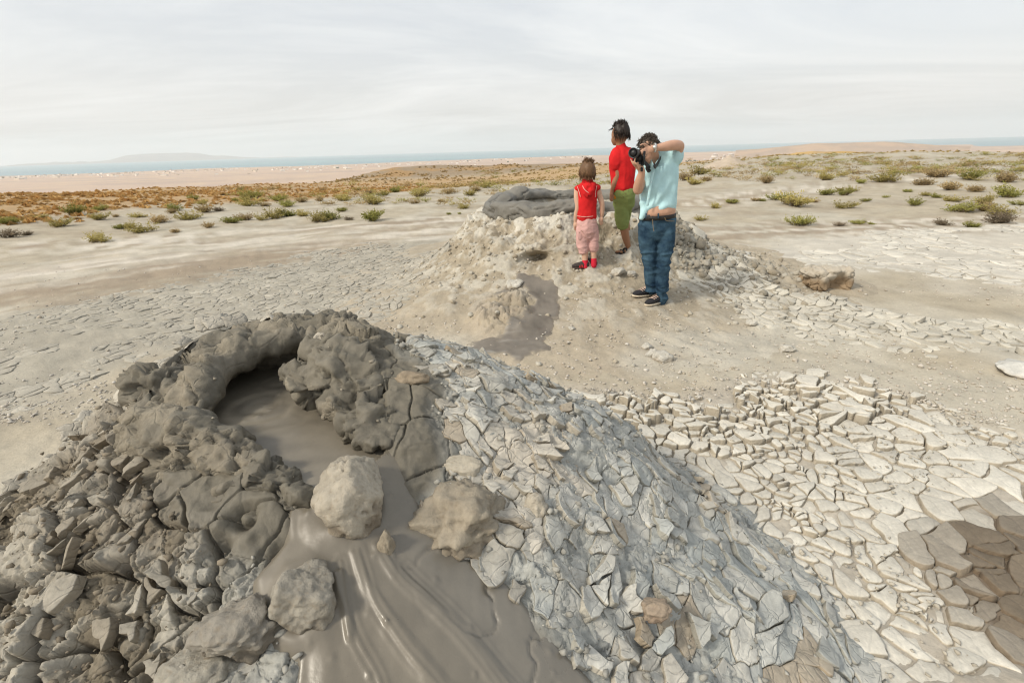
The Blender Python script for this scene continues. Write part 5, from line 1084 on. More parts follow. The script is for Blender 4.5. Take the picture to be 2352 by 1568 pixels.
V0, F0 = ell((0, 0, 6.5), (5.5, 5.5, 4.5), None, 2); V0 = V0 * (1 + .28 * fbm3(V0 * .4, 3, 241))[:, None]; tree_me = make_mesh('crown', V0, F0, False, None, [M_tree]); trunk_me = make_mesh('trunk', *tube([(0, 0, -2), (0, 0, 3), (0, 0, 5)], [.6, .5, .4], 6), True, None, [M_trunk])
nh = 0
while nh < 170:
    u = R_.uniform(-10, 1385); v0 = np.interp(u, [c[0] for c in _coast], [c[1] for c in _coast]); band = np.interp(u, [0, 400, 700, 900, 1100, 1400], [8, 11, 12, 13, 9, 5]); v = v0 + 2.0 + abs(R_.normal()) * band * .42
    if u > 860 and R_.random() < .35: continue
    p = at_z(u, v, PLAIN); az = math.atan2(p[0], p[1]); rr_ = math.hypot(p[0], p[1])
    if rr_ > coast_r(az) - 60: continue
    if R_.random() < .17:
        o = thing('tree', 'small dark tree among the village houses', 'tree', Vector((p[0], p[1], float(ground_z(p[0], p[1])))), 'trees of the coastal village'); s = R_.uniform(.7, 1.5); o.scale = (s * 1.3, s * 1.3, s); link('crown', tree_me, o); link('trunk', trunk_me, o); continue
    wl_, rf_ = HM[R_.integers(5)]; o = thing('house', 'tiny pale house in the village along the shore', 'house', Vector((p[0], p[1], float(ground_z(p[0], p[1])))), 'houses of the coastal village'); o.rotation_euler = (0, 0, R_.uniform(-.5, .5)); s = R_.uniform(1.1, 2.1); o.scale = (s, s, s); link('wall', wl_, o); link('roof', rf_, o); nh += 1
M_tank = mat_plain('tank_white', (.80, .78, .74), .5, .06, .1); M_tank_r = mat_plain('tank_rust', (.40, .25, .19), .7, .2, .2)
def tank(u, v, wpx, hpx, mat, lab, grp):
    p = at_z(u, v, PLAIN); zf = project(p)[2][0]; R0 = wpx * zf / 2220; H = hpx * zf / 1110; a = np.linspace(0, 2 * np.pi, 40, endpoint=False)
    o = thing('storage_tank', lab, 'tank', Vector((p[0], p[1], float(ground_z(p[0], p[1])))), grp)
    ring = lambda r, z: np.stack([r * np.cos(a), r * np.sin(a), np.full(40, z)], -1)
    link('shell', make_mesh('shell', np.concatenate([ring(R0, -2), ring(R0, H), ring(R0 * 1.02, H), ring(R0 * 1.02, H * 1.03), ring(R0, H * 1.03)]), grid_faces(5, 40, True), True, None, [mat]), o)
    link('roof', make_mesh('roof', np.concatenate([ring(R0 * .995, H * 1.01), ring(R0 * .6, H * 1.09), ring(R0 * .05, H * 1.13)]), grid_faces(3, 40, True), True, None, [mat]), o)
T_L = 'white cylindrical storage tank in the tank farm beyond the man\'s elbow'
for k_, (u, v, w, h, rusty) in enumerate([(1617, 374, 8, 7, 0), (1632, 372, 7, 7, 0), (1645, 374, 10, 7, 0), (1641, 361, 14, 6, 0), (1662, 366, 7, 8, 0), (1678, 360, 14, 6, 0), (1697, 362, 7, 5, 1), (1702, 370, 5, 5, 0), (1710, 368, 7, 6, 0), (1720, 365, 5, 6, 0), (1729, 359, 6, 8, 0), (1744, 359, 6, 6, 0), (1689, 373, 3, 4, 0)]):
    tank(u, v, w, h, M_tank_r if rusty else M_tank, 'rust-brown storage tank among the white ones' if rusty else ('wide flat ' if w > 12 else 'small ' if w < 6 else '') + 'white storage tank, ' + ['front row, leftmost', 'front row, second from left', 'front row, third from left', 'back row, leftmost', 'back row, between two flat ones', 'back row, right of the tall one', '', 'right of the rusty one, in front', 'right cluster, second', 'right cluster, third, by the earth heap', 'right cluster, tallest', 'right end, standing alone', 'low between both clusters'][k_], None if rusty else 'white tanks of the tank farm')
for u in list(np.linspace(1575, 1606, 9)) + [1640, 1652]:
    p = at_z(u + R_.normal(), 370.5 + R_.random() * 3, PLAIN); o = thing('tree', 'small dark tree beside the storage tanks', 'tree', Vector((p[0], p[1], float(ground_z(p[0], p[1])))), 'trees by the tank farm'); o.scale = (1.5, 1.5, 1.0); link('crown', tree_me, o); link('trunk', trunk_me, o)
rp_ = np.array([at_z(u, v, PLAIN + 1.2) for (u, v) in [(1322, 352.5), (1334, 355.5), (1346, 358.5), (1352, 361.5), (1358, 364), (1360, 368)]]); rp_ = spline(rp_, 5); tg = np.gradient(rp_, axis=0); nrm = np.stack([-tg[:, 1], tg[:, 0], 0 * tg[:, 0]], 1); nrm /= np.linalg.norm(nrm, axis=1)[:, None]
link('dirt_road', make_mesh('dirt_road', np.concatenate([rp_ - nrm * 7, rp_ + nrm * 7]).reshape(2, -1, 3).reshape(-1, 3), grid_faces(2, len(rp_)), True, None, [mat_plain('road_dust', (.62, .54, .44), .95)]), kind='structure')
M_ship = mat_plain('ship_hull', (.16, .15, .16), .6)
for i, (u, v, w) in enumerate([(1396, 342, 3.0), (1402, 342.2, 2.4), (1372, 341.5, 2.8), (2285, 325, 3), (2120, 329, 2.2)]):
    p = at_z(u, v, SEA); zf = project(p)[2][0]; s = w * zf / 2220
    Vs = np.array([(-s, -s * .1, -2), (s, -s * .1, -2), (s, s * .1, -2), (-s, s * .1, -2), (-s * 1.05, -s * .12, s * .16), (s * 1.1, -s * .12, s * .16), (s * 1.1, s * .12, s * .16), (-s * 1.05, s * .12, s * .16)]); o = thing('ship', ['ship on the sea left of the older boy\'s chin, right one of the pair', 'ship closest to the older boy\'s shoulder', 'ship on the sea, leftmost of the three left of the older boy', 'ship far out at sea near the right edge', 'ship on the sea above the low far hill'][i], 'ship', Vector(p))
    link('hull', make_mesh('hull', Vs, [(0, 1, 5, 4), (1, 2, 6, 5), (2, 3, 7, 6), (3, 0, 4, 7), (4, 5, 6, 7)], False, None, [M_ship]), o); q = Vs.copy(); q[:, 0] = q[:, 0] * .2 - s * .7; q[:4, 2] = s * .16; q[4:, 2] = s * .42
    link('bridge', make_mesh('bridge', q, [(0, 1, 5, 4), (1, 2, 6, 5), (2, 3, 7, 6), (3, 0, 4, 7), (4, 5, 6, 7)], False, None, [M_wall2]), o)
# ------------------------------------------------------------------ the air
hz = new_mat('haze_air'); nt = hz.node_tree; out = N(nt, 'ShaderNodeOutputMaterial'); pv = N(nt, 'ShaderNodeVolumePrincipled', i_Density=.00004, i_Anisotropy=.15); pv.inputs['Color'].default_value = (.985, .99, 1, 1); nt.links.new(pv.outputs[0], out.inputs['Volume'])
bx = FARX * 1.05; Vb = np.array([(x, y, z) for z in (-175, 900) for (x, y) in ((-bx, -bx), (bx, -bx), (bx, bx), (-bx, bx))], float)
link('haze', make_mesh('haze', Vb, [(3, 2, 1, 0), (4, 5, 6, 7), (0, 1, 5, 4), (1, 2, 6, 5), (2, 3, 7, 6), (3, 0, 4, 7)], False, None, [hz]), None, 'thin pale haze filling the air', 'haze', None, 'stuff')
# ------------------------------------------------------------------ people
def mat_skin(name, c): 
    m = mat_plain(name, c, .55, .06, 14, .08, .35); return m
SK_MAN = mat_skin('skin_fair', (.50, .295, .205)); SK_BOY = mat_skin('skin_child_fair', (.56, .35, .25)); SK_OLD = mat_skin('skin_brown', (.31, .155, .085))
def wrinkle(V_, F_, amp, seed, stretch=(1, 1, .5), freq=9.0, ridge=True, offs=None):
    n_ = vnormals(V_, F_); q = V_ * np.array(stretch) * freq; a = fbm3(q + seed, 3, seed)
    h = (1 - np.abs(a) * 2.6) if ridge else a
    return V_ + n_ * (h * amp)[:, None]
class Person:
    def __init__(self, label, P0):
        self.P0 = np.array(P0, float); self.root = thing('person', label, 'person', Vector(P0)); self.y = self.P0[1]; self.S = project(self.P0)[2][0] / 1110.0
    def p(self, u, v, dy=0.0): return at_y(u, v, self.y + dy)
    def add(self, name, V_, F_, mat, parent=None, smooth=True, label=None): 
        o = link(name, make_mesh(name, V_ - self.P0, F_, smooth, None, [mat]), parent or self.root)
        if label: o['label'] = label
        return o
    def limb(self, spec, n=14, side=None):
        "spec: (u, v, dy, r) or (u, v, dy, (a, b))"
        pts = [self.p(*s[:3]) for s in spec]; rr_ = [(s[3], s[3]) if np.isscalar(s[3]) else s[3] for s in spec]
        sp_ = spline([np.concatenate([a, b]) for a, b in zip(pts, rr_)], 5); return tube(sp_[:, :3], [tuple(q) for q in np.maximum(sp_[:, 3:], .003)], n, side)
    def e(self, u, v, dy, r, rot=None): return ell(self.p(u, v, dy), r, rot, 3)
    def ex(self, u, v, dy, r, fwd, upv=(0, 0, 1)):
        "ellipsoid with its axes (right, forward, up) along a facing direction"
        f = np.array(fwd, float); f /= np.linalg.norm(f); up_ = np.array(upv, float); up_ -= (up_ @ f) * f; up_ /= np.linalg.norm(up_); rt = np.cross(f, up_); return ell(self.p(u, v, dy), r, np.stack([rt, f, up_], 1), 3)
def strands(center, radii, rot, n, length, lean, seed, zmin, w=.004, spread=.5, root_s=.96, curl=0.0, mask=None, outw=.55):
    "hair locks: tapered ribbons of three sides growing from a scalp ellipsoid"
    rg = np.random.default_rng(seed); parts = []; R3 = np.array(rot)
    while len(parts) < n:
        d = rg.normal(size=3); d /= np.linalg.norm(d)
        if d[2] < zmin or (mask is not None and not mask(d)): continue
        b = np.array(center) + R3 @ (d * np.array(radii) * root_s); nrm = R3 @ (d / np.array(radii)); nrm /= np.linalg.norm(nrm)
        ln = length * (.5 + rg.random()); dr = nrm * outw + np.array(lean(d, nrm)) + rg.normal(size=3) * spread * .5; dr /= np.linalg.norm(dr)
        side_ = np.cross(dr, nrm + rg.normal(size=3) * .2); side_ /= np.linalg.norm(side_) + 1e-6; pts = []
        for t in np.linspace(0, 1, 4): pts.append(b + dr * ln * t + (np.array([0, 0, -1]) * ln * .25 * t * t) + side_ * curl * ln * math.sin(t * 4 + rg.random()))
        parts.append(tube(pts, [w, w * .9, w * .6, w * .15], 3, side_, False))
    return join(parts)
def finger(P_, pts, r): 
    q = [P_.p(*a) for a in pts]; return tube(spline(q, 4), list(np.linspace(r, r * .78, (len(q) - 1) * 4 + 1)), 10)

# ---- the man with the camera
f0 = cast(1500, 690, lambda x, y: np.maximum(H_g(x, y), H_m2(x, y)))
man = Person('man in light blue shirt and jeans photographing with a raised camera', f0)
S = man.S; hd_f = np.array([-.62, -.72, -.25])                       # where his face points
body = []
body.append(man.limb([(1509, 522, 0, (.150, .11)), (1511, 494, 0, (.162, .130)), (1511, 482, 0, (.165, .142)), (1513, 450, 0, (.145, .115)), (1514, 410, .01, (.15, .105)), (1514, 382, .02, (.13, .09)), (1508, 368, 0, (.075, .07)), (1498, 358, -.03, (.062, .062))], 20))
body.append(man.ex(1489, 347, -.07, (.075, .094, .112), hd_f)); body.append(man.ex(1483, 362, -.11, (.055, .06, .055), hd_f)); body.append(man.limb([(1502, 362, -.03, .06), (1492, 352, -.06, .062)]))
body.append(man.ex(1474, 354, -.175, (.013, .018, .022), hd_f))      # nose behind the camera
body.append(man.ex(1504, 353.5, -.055, (.012, .022, .033), hd_f))     # ear
body.append(man.limb([(1540, 366, .02, .054), (1553, 352, -.02, .050), (1561, 337, -.06, .043), (1556, 333.5, -.09, .043), (1545, 334, -.13, .046), (1526, 337, -.18, .039), (1507, 340, -.215, .028), (1498, 341.5, -.225, .030)]))
body.append(man.ex(1490, 344.5, -.235, (.045, .020, .034), (-.35, -1, -.2)))
for pts in ([(1490, 338, -.235), (1483, 332, -.25), (1476, 331, -.265), (1471, 334, -.275)], [(1484, 341, -.245), (1474, 346, -.275), (1464, 352.5, -.27)], [(1485, 345, -.245), (1476, 350.5, -.28), (1468, 356.5, -.275)], [(1487, 349, -.245), (1479, 355, -.275), (1472.5, 360.5, -.265)], [(1490, 351, -.24), (1484, 360, -.255), (1476, 369.5, -.25)]):
    body.append(finger(man, pts, .0098))
body.append(man.limb([(1482, 388, .05, .055), (1474, 412, -.01, .050), (1466, 435, -.09, .046), (1466, 430, -.12, .047), (1470, 412, -.17, .041), (1474, 396, -.205, .031), (1472, 388, -.215, .031)]))
body.append(man.ex(1469, 381.5, -.225, (.036, .024, .040), (-.3, -1, 0)))
for pts in ([(1463, 386, -.225), (1456, 379, -.24), (1452, 373, -.25), (1449, 366, -.245)], [(1464, 381, -.24), (1457.5, 376, -.262), (1457.5, 370, -.27), (1460, 363.5, -.265)], [(1469, 378, -.245), (1462, 376, -.275), (1466, 373, -.285)], [(1472, 380, -.245), (1465, 380.5, -.275), (1471, 377, -.285)], [(1474, 383, -.24), (1467, 385.5, -.27), (1473, 382, -.28)]):
    body.append(finger(man, pts, .0098))
for (hu, ku, au, hv, kv, av) in ((1489, 1493, 1496, 522, 590, 664), (1527, 1522, 1517, 522, 600, 684)): body.append(man.limb([(hu, hv, 0, .06), (ku, kv, 0, .04), (au, av, .01, .03)]))
Vb_, Fb_ = fuse(body, .0074, 3); man.add('body', Vb_, Fb_, SK_MAN)
# hair: short, dark, wavy
M_hair_m = mat_plain('hair_dark_grey', (.062, .048, .036), .6, .35, 60); f_ = hd_f / np.linalg.norm(hd_f); up_ = np.array([0, 0, 1.0]) - f_[2] * f_; up_ /= np.linalg.norm(up_); rot_m = np.stack([np.cross(f_, up_), f_, up_], 1); hc = man.p(1489.5, 341, -.055)
capm = ell(hc + up_ * .018 - f_ * .012, (.084, .100, .098), rot_m, 4); capV = capm[0]; d_ = (capV - hc) @ rot_m; low_ = (d_[:, 2] < .012 + .35 * np.maximum(d_[:, 1], 0)) ; capV = np.where(low_[:, None], hc + (capV - hc) * .80, capV)
nn_ = vnormals(capV, capm[1]); capV = capV + nn_ * (fbm3(capV * 40, 3, 501) * .012 * (~low_))[:, None]
hv = join([(capV, capm[1]), strands(hc + up_ * .012, (.088, .104, .104), rot_m, 360, .028, lambda d, n_: np.array([.1, 0, .25]), 502, .12, .0042, 1.0, curl=.35)]); man.add('hair', *hv, M_hair_m)
# shirt
M_shirt = mat_plain('shirt_aqua', (.43, .65, .69), .85, .10, 7, .12, .2, bscale=120); sh = []
sh.append(man.limb([(1512, 471, 0, (.172, .145)), (1512, 458, 0, (.170, .142)), (1513, 430, 0, (.168, .135)), (1515, 400, .01, (.168, .130)), (1517, 378, .02, (.155, .115)), (1513, 366, .01, (.115, .095)), (1508, 362, 0, (.085, .08))], 24))
sh.append(man.limb([(1478, 466, -.05, (.042, .05)), (1477, 486, -.07, (.040, .035)), (1476, 502, -.08, (.036, .012))]))
sh.append(man.limb([(1545, 466, .02, (.030, .08)), (1545, 482, .02, (.018, .07))]))
sh.append(man.limb([(1528, 378, .02, .085), (1543, 366, .015, .085), (1551, 358, -.01, .078), (1554, 352, -.02, .072)])); sh.append(man.limb([(1486, 384, .03, .082), (1476, 398, .02, .072), (1472, 412, 0, .066)]))
Vs, Fs = fuse(sh, .010, 5)
# pulled upwards to the raised arm: slanting folds, deep at the waist
q = Vs - man.p(1511, 430); fold = np.sin((q[:, 0] * .75 - q[:, 2] * .55 + .04 * fbm3(Vs * 5, 2, 510)) * 62 + 2.0 * fbm3(Vs * 3, 2, 511)); nn_ = vnormals(Vs, Fs)
Vs = Vs + nn_ * (fold * .010 * sstep(-.4, .3, fbm3(Vs * 4, 2, 512)) + fbm3(Vs * np.array([9, 9, 6]), 3, 513) * .012)[:, None]
shirt = man.add('shirt', Vs, Fs, M_shirt)
cl = [tube(spline([man.p(*a) for a in pts], 5), [(.016, .006)] * ((len(pts) - 1) * 5 + 1), 8, (0, 0, 1)) for pts in ([(1520, 352, .02), (1518, 362, -.055), (1509, 374, -.115), (1503, 384, -.14)], [(1497, 362, -.09), (1496, 372, -.125), (1500, 386, -.145)])]
man.add('collar', *join(cl), M_shirt, shirt)
pk = tube(spline([man.p(*a) for a in [(1502, 386, -.146), (1497, 410, -.165), (1492, 440, -.165), (1487, 472, -.160)]], 6), [(.013, .004)] * 19, 8, (1, 0, 0)); man.add('placket', *pk, M_shirt, shirt)
M_btn = mat_plain('button', (.55, .68, .70), .4)
for (u, v, dy) in [(1500, 398, -.165), (1496, 418, -.175), (1492.5, 438, -.175), (1489.5, 456, -.172)]: man.add('button', *ell(man.p(u, v, dy), (.0055, .003, .0055), None, 2), M_btn, shirt)
# jeans, belt
M_jean = new_mat('denim'); nt = M_jean.node_tree; L = nt.links.new; out = N(nt, 'ShaderNodeOutputMaterial'); bs = N(nt, 'ShaderNodeBsdfPrincipled', i_Roughness=.9); L(bs.outputs[0], out.inputs[0]); bs.inputs['Specular IOR Level'].default_value = .1
tcn = N(nt, 'ShaderNodeTexCoord'); na = N(nt, 'ShaderNodeTexNoise', i_Scale=7.0, i_Detail=5.0, i_Roughness=.65); L(tcn.outputs['Object'], na.inputs['Vector']); cr = N(nt, 'ShaderNodeValToRGB'); cr.color_ramp.elements[0].position = .36; cr.color_ramp.elements[1].position = .74; cr.color_ramp.elements[0].color = (.012, .030, .058, 1); cr.color_ramp.elements[1].color = (.065, .125, .175, 1); L(na.outputs['Fac'], cr.inputs[0]); L(cr.outputs[0], bs.inputs['Base Color'])
nb = N(nt, 'ShaderNodeTexNoise', i_Scale=260.0); L(tcn.outputs['Object'], nb.inputs['Vector']); bp = N(nt, 'ShaderNodeBump', i_Strength=.2, i_Distance=.004); L(nb.outputs['Fac'], bp.inputs['Height']); L(bp.outputs[0], bs.inputs['Normal'])
jn = [man.limb([(1509, 526, 0, (.162, .125)), (1509, 512, 0, (.170, .132)), (1510, 500, 0, (.168, .135))], 24),
      man.limb([(1487, 515, 0, (.086, .11)), (1487, 545, 0, (.084, .10)), (1491, 590, -.01, (.064, .073)), (1494, 630, 0, (.058, .067)), (1495, 655, .02, (.054, .066)), (1496, 666, .02, (.055, .068))]),
      man.limb([(1528, 512, 0, (.090, .11)), (1528, 550, -.02, (.087, .102)), (1523, 600, -.04, (.071, .080)), (1520, 645, -.03, (.064, .072)), (1518, 675, .0, (.062, .072)), (1518, 688, .0, (.063, .074))])]
Vj, Fj = fuse(jn, .0085, 4); zrel = Vj[:, 2] - f0[2]; kn = np.exp(-((zrel - .47) / .12) ** 2) + np.exp(-((zrel - .08) / .12) ** 2) + .6 * np.exp(-((zrel - .85) / .12) ** 2)
nn_ = vnormals(Vj, Fj); Vj = Vj + nn_ * ((.35 + kn) * (.012 * (1 - 2.4 * np.abs(fbm3(Vj * np.array([7, 7, 15]), 2, 520)))) )[:, None]
jeans = man.add('jeans', Vj, Fj, M_jean)
M_seam = mat_plain('seam_thread', (.30, .21, .12), .9)
for pts in ([(1499, 504, -.15), (1500, 520, -.15), (1502, 531, -.135)], [(1527, 500, -.145), (1531, 507, -.142), (1545, 508, -.11), (1549, 508, -.09)]): man.add('seam', *tube(spline([man.p(*a) for a in pts], 6), [.0022] * ((len(pts) - 1) * 6 + 1), 6), M_seam, jeans)
M_belt = mat_plain('belt_black', (.018, .016, .015), .5, .2, 40); a_ = np.linspace(0, 2 * np.pi, 48, endpoint=False); bc = man.p(1509.5, 496.5, 0); tl_ = .06
ringp = lambda rx, ry, z: np.stack([bc[0] + rx * np.cos(a_), bc[1] + ry * np.sin(a_), bc[2] + z + tl_ * rx * np.cos(a_)], -1)
belt = man.add('belt', np.concatenate([ringp(.166, .135, -.02), ringp(.176, .143, -.018), ringp(.176, .143, .018), ringp(.166, .135, .02)]), grid_faces(4, 48, True), M_belt)
for u in (1484, 1512, 1542): man.add('belt_loop', *tube([man.p(u, 490.5, -.150 if u != 1542 else -.09), man.p(u, 501, -.150 if u != 1542 else -.09)], [(.007, .004)] * 2, 8, (1, 0, 0)), M_jean, jeans)
man.add('buckle', *tube([man.p(1489, 494.5, -.158), man.p(1489, 500, -.158)], [(.018, .005)] * 2, 8, (1, 0, 0)), mat_plain('buckle_metal', (.10, .10, .10), .35, .1, 30, 0, .5, .8), belt)
# shoes
M_sho = mat_plain('shoe_black', (.022, .022, .026), .85, .2, 50, .2); M_sole = mat_plain('shoe_sole', (.58, .50, .38), .8, .15, 30); M_lace = mat_plain('shoe_lace', (.62, .46, .38), .9)
def shoe(P_, heel, toe, h, wid, mat, sole, name='shoe', thick=.022, ankle=.05):
    heel = np.array(heel, float); toe = np.array(toe, float); d = toe - heel; L_ = np.linalg.norm(d); d /= L_; s = np.cross(d, (0, 0, 1)); s /= np.linalg.norm(s); up_ = np.cross(s, d); w = wid
    P3 = lambda t, h_: heel + d * L_ * t + up_ * h_
    up = [tube([P3(.06, thick + .03), P3(.3, thick + .03), P3(.6, thick + .022), P3(.82, thick + .016), P3(.95, thick + .012)], [(w * .75, .035), (w * .88, .038), (w, .030), (w * .92, .024), (w * .6, .016)], 14, s), tube([P3(.12, thick + .03), P3(.16, thick + h)], [(w * .8, ankle), (w * .72, ankle * .9)], 14, s)]
    Vu, Fu = fuse(up, .0055, 3); so = [tube([P3(.02, thick * .5), P3(.3, thick * .45), P3(.6, thick * .45), P3(.85, thick * .5), P3(.98, thick * .6)], [(w * .82, thick * .55), (w * .88, thick * .5), (w * 1.06, thick * .5), (w * .98, thick * .5), (w * .55, thick * .5)], 14, s)]
    o = P_.add(name, Vu, Fu, mat); P_.add('sole', *fuse(so, .005, 2), sole, o); return o, P3, s, up_
for (hu, hv, tu, tv) in ((1503, 677, 1462, 681), (1526, 692, 1487, 702)):
    a = cast(hu, hv, lambda x, y: np.maximum(H_g(x, y), H_m2(x, y))); b = cast(tu, tv, lambda x, y: np.maximum(H_g(x, y), H_m2(x, y))); d = b - a; L_ = min(.30, max(.26, np.linalg.norm(d))); b = a + d / np.linalg.norm(d) * L_; b[2] = max(b[2], a[2] - .02)
    o, P3, s, up2 = shoe(man, a, b, .07, .045, M_sho, M_sole); lc = []
    for k in range(4): t = .40 + .08 * k; lc.append(tube([P3(t, .088 - k * .008) - s * .03, P3(t + .03, .096 - k * .008), P3(t + .05, .088 - k * .008) + s * .03], [.0035] * 3, 6))
    man.add('laces', *join(lc), M_lace, o); man.add('tongue', *tube([P3(.36, .09), P3(.26, .125)], [(.026, .006), (.024, .006)], 8, s), mat_plain('shoe_tongue_orange', (.62, .20, .04), .8), o)
# watch and neck strap
M_steel = mat_plain('watch_steel', (.62, .62, .60), .3, .05, 10, 0, .5, .7); wc = man.p(1503.5, 338.5, -.247)
wt_ = man.add('wristwatch', *tube([wc + np.array([0, .008, 0]), wc + np.array([-.002, -.006, .001])], [(.017, .019)] * 2, 16, (1, 0, 0)), M_steel); man.add('dial', *tube([wc + np.array([-.002, -.007, .001]), wc + np.array([-.0025, -.009, .001])], [(.014, .016)] * 2, 16, (1, 0, 0)), mat_plain('watch_dial', (.80, .80, .76), .3), wt_)
aw = np.linspace(0, 2 * np.pi, 24, endpoint=False); wr = man.p(1503.5, 339.5, -.218); man.add('strap', *tube([wr + np.array([0, .036 * math.cos(t), .036 * math.sin(t)]) for t in np.linspace(0, 2 * np.pi, 25)], [(.008, .003)] * 25, 8, (1, 0, 0), False), M_steel, wt_)
M_blk = mat_plain('camera_black', (.014, .014, .015), .42, .15, 60, .1, .4); M_glass = mat_plain('lens_glass', (.012, .018, .016), .12, .02, 5, 0, .3)
# the camera, held upright before his face, lens towards the left
camc = man.p(1468, 361, -.235); camd = np.array([-.55, -.80, .06]); camd /= np.linalg.norm(camd); cs = np.cross(camd, (0, 0, 1)); cs /= np.linalg.norm(cs); cu = np.cross(cs, camd)
camt = thing('camera', 'black camera with a wide lens held to the man\'s eye', 'camera', Vector(camc)); R3 = np.stack([cs, camd, cu], 1)
def cadd(name, V_, F_, mat, parent=None, smooth=True): return link(name, make_mesh(name, V_ @ R3.T, F_, smooth, None, [mat]), parent or camt)
def rbox(c, h, bev=.006):
    bm = bmesh.new(); bmesh.ops.create_cube(bm, size=2.0); bmesh.ops.scale(bm, vec=h, verts=bm.verts); bmesh.ops.bevel(bm, geom=bm.edges[:], offset=bev, segments=2, affect='EDGES'); bmesh.ops.triangulate(bm, faces=bm.faces); bm.verts.index_update()
    V_ = np.array([v.co[:] for v in bm.verts]) + np.array(c); F_ = np.array([[v.index for v in f.verts] for f in bm.faces]); bm.free(); return V_, F_
bd = cadd('camera_body', *rbox((.0, 0, -.005), (.048, .030, .066), .010), M_blk, smooth=False); cadd('grip', *rbox((-.012, .018, -.055), (.036, .028, .016), .010), M_blk, bd, False); cadd('prism_hump', *rbox((.052, .004, .018), (.016, .026, .026), .009), M_blk, bd, False)
ln = cadd('lens', *tube([(0, .02, .028), (0, .075, .028), (0, .078, .028), (0, .125, .028)], [.031, .031, .035, .037], 28, (1, 0, 0)), M_blk)
a_ = np.linspace(0, 2 * np.pi, 32, endpoint=False); rg_ = lambda r, y: np.stack([r * np.cos(a_), np.full(32, y), .028 + r * np.sin(a_)], -1)
cadd('lens_hood', np.concatenate([rg_(.036, .10), rg_(.042, .155), rg_(.039, .157), rg_(.030, .13)]), grid_faces(4, 32, True)[:, ::-1], mat_plain('lens_rim', (.045, .045, .047), .45), ln); gV = np.concatenate([rg_(.034, .132), rg_(.022, .136), rg_(.004, .137)]); cadd('front_glass', gV, grid_faces(3, 32, True)[:, ::-1], M_glass, ln)
cadd('flash_bracket', *rbox((-.055, .03, -.01), (.008, .014, .058), .004), M_blk, bd, False)
c2w = lambda v: camc + R3 @ np.array(v)
def strap_(pts): return tube(spline(pts, 7), [(.019, .003)] * ((len(pts) - 1) * 7 + 1), 8, (.2, .3, 1))
stp = join([strap_([man.p(1522, 356, .0), man.p(1516, 366, -.10), man.p(1508, 380, -.16), man.p(1505, 383, -.18), man.p(1502.5, 378, -.19)]), strap_([man.p(1480, 372, -.20), man.p(1487, 380, -.19), man.p(1492, 387, -.175), man.p(1489, 392, -.18), man.p(1484, 384, -.20)])])
link('strap', make_mesh('strap', stp[0] - camc, stp[1], True, None, [M_blk]), camt)
lv = man.p(1474, 389.5, -.265); cap_ = thing('camera_tag', 'dark dangling tag hanging below the man\'s camera hand', 'camera tag', Vector(lv)); link('tag', make_mesh('tag', *tube([(0, 0, -.014), (0, 0, .014)], [(.011, .004)] * 2, 12, (1, 0, 0)), True, None, [M_blk]), cap_); link('cord', make_mesh('cord', *tube([(0, 0, .012), (-.004, .01, .035)], [.0015] * 2, 6), True, None, [M_blk]), cap_)

# ---- generic child builder pieces
def sandal_foot(P_, heel, toe, skin): pass
f1_ = cast(1352, 616, lambda x, y: np.maximum(H_g(x, y), H_m2(x, y)))
boy = Person('small boy seen from behind in red sleeveless hoodie and pink shorts', f1_); B = boy; hb_f = np.array([-.25, .97, -.05]); bd_ = []
bd_.append(B.limb([(1348, 512, 0, (.085, .07)), (1347, 480, 0, (.088, .072)), (1348, 445, 0, (.095, .07)), (1349, 428, 0, (.085, .058)), (1349, 420, 0, (.042, .042)), (1349, 408, 0, (.040, .042))], 18)); bd_.append(B.ex(1349, 396, 0, (.066, .080, .088), hb_f)); bd_.append(B.ex(1347, 404, .03, (.05, .05, .045), hb_f)); bd_.append(B.ex(1336, 400, .015, (.008, .016, .022), hb_f)); bd_.append(B.ex(1362.5, 399, .0, (.008, .016, .022), hb_f)); bd_.append(B.ex(1345, 399, .09, (.009, .012, .014), hb_f))
bd_.append(B.limb([(1326, 436, 0, .034), (1325, 455, -.01, .031), (1327, 474, -.02, .027), (1323, 495, 0, .024), (1321.5, 510, .02, .018)])); bd_.append(B.limb([(1372, 434, 0, .034), (1377, 450, -.01, .031), (1382.5, 466, -.02, .027), (1383, 485, -.01, .024), (1382, 497, .0, .018)]))
bd_.append(B.e(1321, 516, .02, (.020, .022, .030))); bd_.append(B.e(1381.5, 503, 0, (.020, .022, .030)))
for pts in ([(1319, 519, .01), (1318.5, 524, .015), (1320, 528, .02)], [(1321, 520, .015), (1321, 526, .02), (1322.5, 530, .025)], [(1323, 520, .02), (1323.5, 526, .025), (1325, 529, .03)], [(1324, 519, .03), (1325, 524, .035), (1326.5, 527, .04)], [(1323.5, 513, .0), (1326, 518, .0), (1327, 522, .005)],
            [(1379, 507, -.01), (1377.5, 512, -.01), (1378, 516, 0)], [(1381, 508, -.005), (1380.5, 514, 0), (1381, 518, .005)], [(1383, 508, .005), (1383, 514, .01), (1382.5, 517, .015)], [(1384.5, 507, .015), (1385, 512, .02), (1384, 515, .025)], [(1378.5, 501, -.01), (1375.5, 505, -.015), (1375, 509, -.01)]): bd_.append(finger(B, pts, .0072))
bd_.append(B.limb([(1338, 530, 0, .055), (1340, 560, 0, .042), (1343, 585, .0, .034), (1344, 605, 0, .027), (1344, 612, 0, .027)])); bd_.append(B.limb([(1361, 528, 0, .055), (1362, 555, 0, .042), (1363, 580, .0, .034), (1364, 600, 0, .027), (1364, 608, 0, .027)]))
B.add('body', *fuse(bd_, .0063, 3), SK_BOY)
